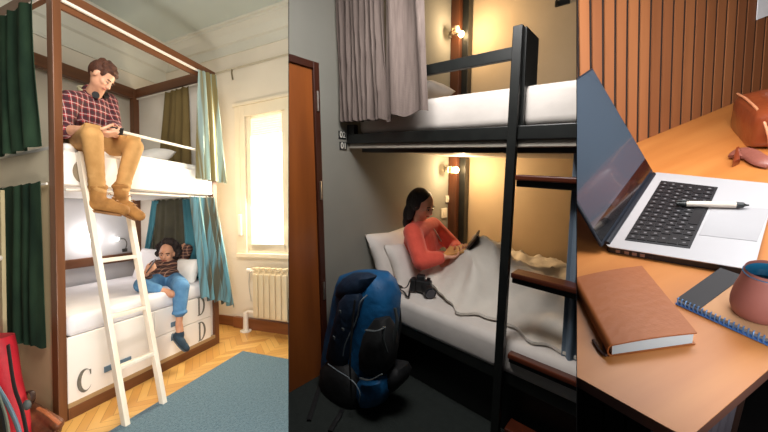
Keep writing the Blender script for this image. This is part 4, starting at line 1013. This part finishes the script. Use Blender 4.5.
# shirt
mb = MB(); sd_ = (shL-shR).normalized(); cf = V((sd_.y, -sd_.x, 0)).normalized(); Mx = Matrix((sd_, cf, V((0, 0, 1)))).transposed()
mb.ell(ch+V((0, 0, .0)), (.20, .135, .19), 24, 16, Mx).ell(hip+V((.01, 0, .02)), (.165, .135, .12), 24, 14, Mx).ell((ch+hip)/2, (.165, .125, .17), 24, 14, Mx)
mb.cap(shR, shL, .078, .078).cap(nk-V((.0, 0, .03)), nk+V((.01, .005, .035)), .085, .070)
mb.chain([shR, eR, eR.lerp(wR, .18)], [.078, .062, .058]).chain([shL, eL, eL.lerp(wL, .35)], [.078, .060, .054])
for k in range(10):
    q = ch.lerp(hip, random.uniform(.1, 1))+sd_*random.uniform(-.13, .13)+cf*.10; mb.cap(q-sd_*.06, q+sd_*.06+V((0, 0, random.uniform(-.05, .05))), .022, .018, 8)
mb.build('shirt', R1, shirtA, man, smooth=True, mods=remesh(.009, 3, .5), clip=False)
for k in (-1, 1):
    MB().tube(spline([nk+sd_*.045*k+V((.02, 0, .065)), nk+sd_*.06*k+cf*.05+V((0, 0, .04)), nk+sd_*.02*k+cf*.10-V((0, 0, .02))], 5), [(.004, .022)]*11, 8, flat=(0, 0, 1)).build('collar', R1, shirtA, man)
# trousers
mb = MB(); mb.ell(hip+V((0, 0, -.04)), (.175, .15, .12), 22, 14, Mx)
for h_, k_, a_ in ((hR, kR, aR), (hL, kL, aL)):
    mb.cap(h_, k_, .090, .070, 18).cap(k_, k_.lerp(a_, .45), .068, .060, 18).cap(k_.lerp(a_, .45), a_, .060, .047, 16)
    d_ = (a_-k_).normalized()
    for j in range(5):
        q = k_.lerp(a_, .60+.09*j); mb.tube([q+V((.042*math.cos(t_), .042*math.sin(t_), .018*math.sin(t_*2+j))) for t_ in [i*.4488 for i in range(14)]], .017, 7, closed=True)
    for j in range(3):
        q = h_.lerp(k_, .55+.2*j); mb.cap(q+V((0, -.03, .07)), q+V((.03, .04, .065)), .018, .016, 8)
mb.build('trousers', R1, pantsA, man, smooth=True, mods=remesh(.009, 3, .5))
for a_, toe in ((aR, P1(118, 210, .25)), (aL, P1(131, 213, .20))):
    b = thing('tmp', R1, a_, 'x', 'x'); bpy.data.objects.remove(b)
    heel = a_+V((-.03, -.02, -.09)); dt = (toe-heel); dt.z *= .8; dh = V((dt.x, dt.y, dt.z)).normalized(); toe2 = heel+dh*.21
    mb = MB(); mb.cap(a_+V((0, 0, .03)), a_-V((0, 0, .06)), .055, .052, 18).cap(heel, heel+dh*.11+V((0, 0, .014)), .046, .052, 16).cap(heel+dh*.10+V((0, 0, .008)), toe2, .049, .038, 16)
    mb.tube([a_+V((.052*math.cos(t_), .052*math.sin(t_), .035)) for t_ in [i*.4488 for i in range(14)]], .015, 8, closed=True)
    bo = mb.build('boot', R1, bootA, man, smooth=True, mods=remesh(.008, 3, .5))
    sd2 = dh.cross(V((0, 0, 1))).normalized(); un_ = sd2.cross(dh).normalized()
    MB().loft([(heel-dh*.05-un_*(.050+.011*i), sd2*.0, dh*.0) for i in ()] or [(heel+dh*.085-un_*.050, sd2*.040, dh*.112), (heel+dh*.085-un_*.034, sd2*.044, dh*.118)], 24, .8).build('sole', R1, soleA, bo)
    for j in range(4):
        q = a_.lerp(heel+dh*.16, .15+.2*j)+dh*.055+un_*.012; MB().tube([q-sd2*.022, q+un_*.006, q+sd2*.022], .004, 6).build('lace', R1, soleA, bo)
# phone and headphones
t = thing('smartphone', R1, ph_c, 'black smartphone held in both hands by the man on the upper bunk', 'phone')
fx = V((.35, .75, .0)).normalized(); fz = V((-.55, .25, .72)).normalized(); fy = fz.cross(fx).normalized()
def obx(c, a, b, n, ha, hb, hn, bev=.003): return MB().hexa([c+a*sx*ha+b*sy*hb+n*sz*hn for sz in (-1, 1) for sx, sy in ((-1, -1), (1, -1), (1, 1), (-1, 1))], bev)
pc = ph_c+V((.02, .02, .025))
obx(pc, fx, fy, fz, .050, .030, .0045).build('phone_case', R1, camk, t); obx(pc+fz*.005, fx, fy, fz, .045, .027, .0005, 0).build('screen', R1, mat('phone_screen', (40, 50, 60), rough=.1, coat=.5), t)
t = thing('headphones', R1, nk, 'pale and dark headphones resting round the neck of the seated man', 'headphones')
bandp = [nk+sd_*(.085*math.cos(a))*1.0+cf*(-.085*math.sin(a)*1.0)+V((.03*math.sin(a), 0, .055+.03*math.sin(a))) for a in [math.pi*(i/14)*1.15-.23 for i in range(15)]]
MB().tube(bandp, [(.016, .007)]*15, 10, flat=(0, 0, 1)).build('headband', R1, mat('headphone_cream', (196, 186, 150), rough=.5), t)
for k in (-1, 1):
    q = nk+sd_*.062*k+cf*.095+V((.0, 0, .015)); MB().tube([q-sd_*.022*k-cf*.0, q+sd_*.004*k+cf*.02], [.026, .026], 18).build('ear_cup', R1, camk, t)

# ---------- the woman lounging on the lower bunk
skinB = mat('warm_brown_skin', (206, 152, 120), (190, 134, 104), rough=.5, scale=(20, 20, 20))
shirtB = plaid('brown_check_flannel', (92, 54, 44), [('z', 30, .2, .45, (50, 34, 34), .8), ('x', 26, .1, .45, (58, 36, 34), .7), ('y', 30, .3, .3, (58, 36, 34), .6), ('z', 30, .5, .14, (196, 150, 120), .5), ('x', 26, .4, .14, (190, 146, 120), .5)])
jeans = mat('blue_denim', (96, 146, 186), (66, 114, 158), rough=.85, scale=(12, 12, 12), bump=.4, bscale=(20, 20, 20))
hairB = mat('dark_curly_hair', (44, 28, 24), (24, 16, 14), rough=.85, scale=(40, 40, 40), bump=.8, bscale=(90, 90, 90))
W1 = lambda px, py, dx: R1.u(px, py, 0, X0+dx)
wo = thing('person', R1, W1(165, 288, -.35), 'person in brown check shirt and blue jeans lounging on the lower bunk, arm raised', 'person')
hp = W1(166, 281, -.36); hr, hl = W1(158, 282, -.34), W1(174, 281, -.30)
k1, a1 = W1(141, 285, -.22), W1(166, 292, -.04); k2, a2 = W1(181, 287, .04), W1(179, 324, .07)
s1_, s2_ = W1(155, 266, -.45), W1(181, 264, -.42); ch2 = (s1_+s2_)/2+V((0, -.02, -.07)); nk2 = (s1_+s2_)/2+V((0, .02, .03))
h2 = W1(167, 254, -.42); f2, u2_ = V((.55, -.85, -.12)), V((.05, .05, 1))
e1_, w1_ = W1(148, 280, -.32), W1(146, 273, -.16); e2_, w2_ = W1(188, 249, -.34), W1(185, 245, -.46)
mb = MB(); sB = 1.0; head(mb, h2, f2, u2_, sB)
mb.cap(nk2, h2-V((0, 0, .05)), .05, .045).cap(hp, ch2, .10, .11)
mb.chain([s1_, e1_, w1_], [.04, .034, .024]).chain([s2_, e2_, w2_], [.042, .036, .026])
mb.chain([hr, k1, a1], [.07, .045, .030]).chain([hl, k2, a2], [.07, .045, .030])
hand(mb, w1_, V((.2, .35, .35)), V((-.3, .4, .1)), 1, .8, (.4, .6, .5)); hand(mb, w2_, V((-.1, -.75, -.1)), V((.1, 0, -1)), 1, 1.0, (.3, .4, .3))
mb.cap(a2, a2+V((0.01, 0, -.07)), .034, .036).cap(a1, a1+V((.06, .02, -.02)), .034, .034)
mb.build('body', R1, skinB, wo, smooth=True, mods=remesh(.0065, 5))
face_bits(R1, wo, h2, f2, u2_, sB, mat('dark_iris_2', (40, 26, 20), rough=.2), hairB, mat('lips_brown', (150, 76, 68), rough=.5))
mb = MB(); L_ = [(0, -.045, .05, (.10, .085, .09)), (0, -.05, -.03, (.09, .05, .06))]
for k in range(120):
    a = random.uniform(0, 6.28); e_ = random.uniform(-.7, 1.5); y_ = math.sin(a)*math.cos(e_)
    if y_ > .30 and e_ < .95: continue
    L_.append((.118*math.cos(a)*math.cos(e_), -.035+.105*y_, .035+.105*math.sin(e_), random.uniform(.020, .032)))
hair_blobs(mb, h2, f2, u2_, sB, L_)
mb.build('hair', R1, hairB, wo, smooth=True, mods=remesh(.0065, 1, .3))
sdv = (s2_-s1_).normalized(); cf2 = V((sdv.y, -sdv.x, 0)).normalized(); Mx2 = Matrix((sdv, cf2, V((0, 0, 1)))).transposed()
mb = MB(); mb.ell(ch2, (.165, .115, .15), 22, 14, Mx2).ell(hp+V((0, 0, .05)), (.15, .12, .11), 22, 14, Mx2).cap(ch2, hp, .12, .125).cap(s1_, s2_, .064, .064)
mb.chain([s1_, e1_, e1_.lerp(w1_, .7)], [.064, .052, .044]).chain([s2_, e2_, e2_.lerp(w2_, .3)], [.066, .054, .044])
for k in range(12):
    q = ch2.lerp(hp, random.uniform(0, 1))+sdv*random.uniform(-.11, .11)+cf2*.09; mb.cap(q-sdv*.05, q+sdv*.05+V((0, 0, random.uniform(-.04, .04))), .02, .016, 8)
mb.build('shirt', R1, shirtB, wo, smooth=True, mods=remesh(.0085, 2, .5))
mb = MB(); mb.ell(hp, (.155, .14, .11), 20, 12, Mx2)
mb.cap(hr, k1, .088, .066, 16).cap(k1, k1.lerp(a1, .68), .062, .048, 16)
mb.cap(hl, k2, .095, .082, 16).cap(k2, k2.lerp(a2, .66), .078, .060, 16)
q = k2.lerp(a2, .66); mb.tube([q+V((.060*math.cos(t_), .060*math.sin(t_), -.01)) for t_ in [i*.4488 for i in range(14)]], .013, 8, closed=True)
mb.build('jeans', R1, jeans, wo, smooth=True, mods=remesh(.0085, 3, .5))
shoeB = mat('dark_teal_shoe', (34, 62, 80), (24, 44, 60), rough=.7, scale=(30, 30, 30), bump=.3, bscale=(60, 60, 60))
an = a2+V((.01, 0, -.075)); td = V((.30, .62, -.62)).normalized(); td = (W1(186, 349, .16)-W1(177, 338, .07)).normalized(); hl_ = an+V((-.02, -.02, -.03))
mb = MB(); mb.cap(an-V((0, 0, .005)), an-V((0, 0, .03)), .038, .040, 14).cap(hl_, hl_+td*.08, .036, .037, 14).cap(hl_+td*.08, hl_+td*.155, .035, .027, 14)
sh = mb.build('shoe', R1, shoeB, wo, smooth=True, mods=remesh(.007, 3, .5))
sd2 = td.cross(V((1, 0, .4))).normalized(); un_ = sd2.cross(td).normalized(); un_ = un_ if un_.z > 0 else -un_
MB().loft([(hl_+td*.06-un_*.039, sd2*.030, td*.105), (hl_+td*.06-un_*.026, sd2*.034, td*.110)], 20, .8).build('sole', R1, mat('grey_shoe_sole', (96, 112, 124), rough=.7), sh)
c = w1_+V((.03, .03, .06)); t = thing('smartphone', R1, c, 'dark smartphone in the hand of the lounging woman on the lower bunk', 'phone')
obx(c, V((.3, .5, .8)).normalized(), V((.8, -.5, 0)).normalized(), V((.4, .64, -.55)).normalized(), .07, .034, .0045).build('phone_case', R1, mat('brown_phone_case', (70, 50, 44), rough=.5), t)

# ---------- the woman reading in the dim bunk
P2 = lambda px, py, y=2.22: R2.u(px, py, 1, y)
coral = mat('coral_knit', (230, 92, 72), (212, 78, 60), rough=.9, scale=(12, 12, 12), bump=.4, bscale=(22, 22, 22), sheen=.2)
skinC = mat('tan_skin', (230, 168, 138), (214, 152, 122), rough=.5, scale=(20, 20, 20))
hairC = mat('black_hair', (26, 22, 24), (14, 12, 14), rough=.5, scale=(60, 60, 10), bump=.7, bscale=(160, 160, 20))
rd = thing('person', R2, P2(420, 272), 'person in a coral top with long black hair sitting up in bed reading', 'person')
h3 = P2(422, 205, 2.20); f3, u3 = V((.92, -.02, -.36)), V((.34, -.05, .95))
s3, s4 = P2(413, 233, 2.05), P2(433, 226, 2.42); nk3 = P2(418, 224, 2.24); ch3 = P2(421, 243, 2.24); hp3 = P2(424, 264, 2.25)
e3, w3_ = P2(421, 261, 1.98), P2(443, 257, 2.10); e4, w4 = P2(455, 247, 2.45), P2(458, 250, 2.30)
sC = 1.0
mb = MB(); head(mb, h3, f3, u3, sC)
mb.cap(nk3-V((0, 0, .02)), h3-V((.02, 0, .05)), .052, .048).cap(hp3, ch3, .10, .11)
mb.chain([s3, e3, w3_], [.042, .036, .026]).chain([s4, e4, w4], [.042, .036, .026])
hand(mb, w3_, V((.85, .35, .1)), V((0, .3, .95)), -1, 1.0, (.4, .6, .5)); hand(mb, w4, V((.6, -.5, .15)), V((-.1, -.2, .95)), 1, 1.0, (.4, .6, .5))
mb.chain([hp3+V((0, -.08, 0)), hp3+V((.40, -.03, .10)), hp3+V((.72, -.03, -.02))], [.075, .055, .04]).chain([hp3+V((0, .08, 0)), hp3+V((.40, .12, .10)), hp3+V((.72, .12, -.02))], [.075, .055, .04])
mb.build('body', R2, skinC, rd, smooth=True, mods=remesh(.0065, 5))
face_bits(R2, rd, h3, f3, u3, sC, mat('dark_iris_3', (34, 24, 20), rough=.2), hairC, mat('lips_coral', (178, 82, 76), rough=.5), down=True)
mb = MB(); L_ = [(0, -.025, .055, (.085, .092, .072)), (0, -.075, .0, (.082, .060, .10)), (0, -.085, -.10, (.075, .045, .10)), (0, -.075, -.17, (.070, .035, .08)), (-.062, -.02, .02, (.028, .05, .07)), (.062, -.02, .02, (.028, .05, .07)), (.055, -.04, -.07, (.026, .035, .08)), (-.055, -.04, -.07, (.026, .035, .08))]
hair_blobs(mb, h3, f3, u3, sC, L_)
mb.build('hair', R2, hairC, rd, smooth=True, mods=remesh(.0065, 3, .5))
sdv = (s4-s3).normalized(); cf3 = V((sdv.y, -sdv.x, 0)).normalized(); Mx3 = Matrix((sdv, cf3, V((0, 0, 1)))).transposed()
mb = MB(); mb.ell(ch3, (.18, .13, .17), 22, 14, Mx3).ell(hp3+V((0, 0, .03)), (.17, .15, .13), 22, 14, Mx3).cap(ch3, hp3, .13, .14).cap(s3, s4, .072, .072)
mb.chain([s3, e3, e3.lerp(w3_, .8)], [.076, .066, .048]).chain([s4, e4, e4.lerp(w4, .7)], [.074, .060, .046]).cap(nk3-V((0, 0, .03)), nk3+V((.01, 0, .0)), .085, .07)
for k in range(12):
    q = ch3.lerp(hp3, random.uniform(-.2, 1))+sdv*random.uniform(-.14, .14)+cf3*.11; mb.cap(q-sdv*.05, q+sdv*.05+V((0, 0, random.uniform(-.05, .05))), .024, .018, 8)
mb.build('sweater', R2, coral, rd, smooth=True, mods=remesh(.0085, 3, .5))
MB().tube(spline([nk3+cf3*.09+sdv*.02+V((0, 0, .02)), nk3+cf3*.135+sdv*.06-V((0, 0, .06)), nk3+cf3*.15+sdv*.12-V((0, 0, .13))], 5), [(.006, .016)]*11, 8).build('undershirt', R2, mat('cream_undershirt', (236, 214, 196), rough=.8), rd)
# book with a dark raised cover
bc = P2(455, 251, 2.22)
t = thing('book', R2, bc, 'open tan book with a dark raised cover held in the reading woman\'s hands', 'book')
def q5(px, py, y): return P2(px, py, y)
la, lb, lc, ld_ = q5(441, 258, 2.12), q5(464, 253, 2.12), q5(468, 245, 2.36), q5(450, 247, 2.36)
MB().prism([la, lb, lc, ld_], (0, 0, .012)).build('left_pages', R2, mat('tan_book_pages', (196, 146, 84), (180, 130, 72), rough=.8), t)
ra, rb = q5(464, 252, 2.14), q5(467, 245, 2.36); ru = V((.09, .0, .13))
MB().prism([ra, rb, rb+ru, ra+ru], (.010, 0, -.006)).build('raised_cover', R2, mat('dark_book_cover', (32, 26, 26), rough=.5), t)

# ---------- red rucksack and leather bag at the picture's lower left
redn = mat('red_ripstop', (214, 36, 52), (176, 24, 40), rough=.6, scale=(8, 8, 8), bump=.5, bscale=(18, 18, 18))
Q = lambda px, py, y=1.08: R1.u(px, py, 1, y)
t = thing('backpack', R1, Q(0, 440), 'bright red rucksack with a grey-blue strap at the near end of the bunk', 'backpack')
secs = []
for l, r, y in ((-30, 3, 338), (-40, 8, 352), (-48, 13, 380), (-50, 21, 410), (-50, 25, 440), (-48, 24, 470), (-42, 18, 490)):
    a, b = Q(l, y), Q(r, y); secs.append(((a+b)/2, (b-a)/2, V((0, .11, 0))))
MB().loft(secs, 28, .75).build('main_compartment', R1, redn, t, smooth=True)
MB().tube(spline([Q(-2, 388, .95), Q(8, 405, .95), Q(17, 425, .95), Q(24, 450, .95)], 5), [(.008, .022)]*16, 8, flat=(0, 1, 0)).build('shoulder_strap', R1, mat('grey_blue_webbing', (120, 146, 160), (100, 126, 140), rough=.7), t)
MB().tube(spline([Q(-8, 375, .94), Q(-2, 395, .94), Q(6, 420, .94), Q(10, 450, .94)], 5), [(.006, .026)]*16, 8, flat=(0, 1, 0)).build('back_strap', R1, mat('sage_webbing', (140, 146, 130), rough=.7), t)
MB().tube(spline([Q(8, 345, 1.0), Q(14, 385, .98), Q(22, 410, .98), Q(28, 440, .98)], 5), [(.006, .02)]*16, 8, flat=(0, 1, 0)).build('side_strap', R1, mat('dark_webbing', (44, 36, 36), rough=.7), t)
MB().tube(spline([Q(-6, 400, .93), Q(0, 420, .93), Q(4, 450, .93)], 5), [(.01, .05)]*11, 8, flat=(0, 1, 0)).build('mesh_back', R1, bpK, t)
t = thing('leather_boots_bag', R1, Q(45, 440, 1.16), 'crumpled brown leather bag on the floor beside the red rucksack', 'bag')
lbag = mat('worn_brown_leather', (128, 76, 48), (70, 44, 34), rough=.45, scale=(12, 12, 12), bump=.6, bscale=(24, 24, 24))
mb = MB(); mb.cap(Q(24, 418, 1.16), Q(52, 430, 1.2), .07, .055).cap(Q(28, 408, 1.2), Q(58, 424, 1.2), .045, .035).cap(Q(30, 440, 1.14), Q(60, 445, 1.16), .07, .05)
mb.build('bag_body', R1, lbag, t, smooth=True, mods=remesh(.009, 2, .5))
MB().tube(spline([Q(22, 402, 1.16), Q(26, 393, 1.15), Q(32, 392, 1.15), Q(33, 400, 1.15), Q(28, 408, 1.14)], 5), [(.006, .016)]*21, 8).build('handle', R1, mat('dark_leather', (56, 34, 28), rough=.5), t)
MB().tube(spline([Q(38, 408, 1.10), Q(48, 414, 1.10), Q(60, 424, 1.12)], 5), [(.005, .012)]*11, 8).build('flap_edge', R1, mat('russet_leather', (178, 100, 60), rough=.4), t)
MB().ell(Q(27, 405, 1.09), (.03, .02, .03), 14, 10).build('grey_tag', R1, bpG, t)

# ------------------------------------------------------------------ repeats of one kind in one room share a group
GROUPS = {('curtain', 1): 'curtains of the tall white bunk', ('curtain', 2): 'curtains of the black bunk', ('pillow', 1): 'pillows on the white bunk',
          ('pillow', 2): 'pillows on the black bunk', ('mattress', 1): 'mattresses of the white bunk', ('mattress', 2): 'mattresses of the black bunk',
          ('number plate', 2): 'number plates beside the black bunk', ('lamp', 2): 'wall lamps of the black bunk', ('socket', 2): 'switches and sockets on the head wall',
          ('reading lamp', 1): 'gooseneck reading lamps of the white bunk', ('duvet', 2): 'duvets on the black bunk'}
for o in list(sc.objects):
    if o.parent or 'category' not in o: continue
    d = V(o.location)-EYE; px = PX+F*d.x/max(d.y, .01)
    g = GROUPS.get((o['category'], 1 if px < EDGE12 else 2 if px < EDGE23 else 3))
    if g: o['group'] = g
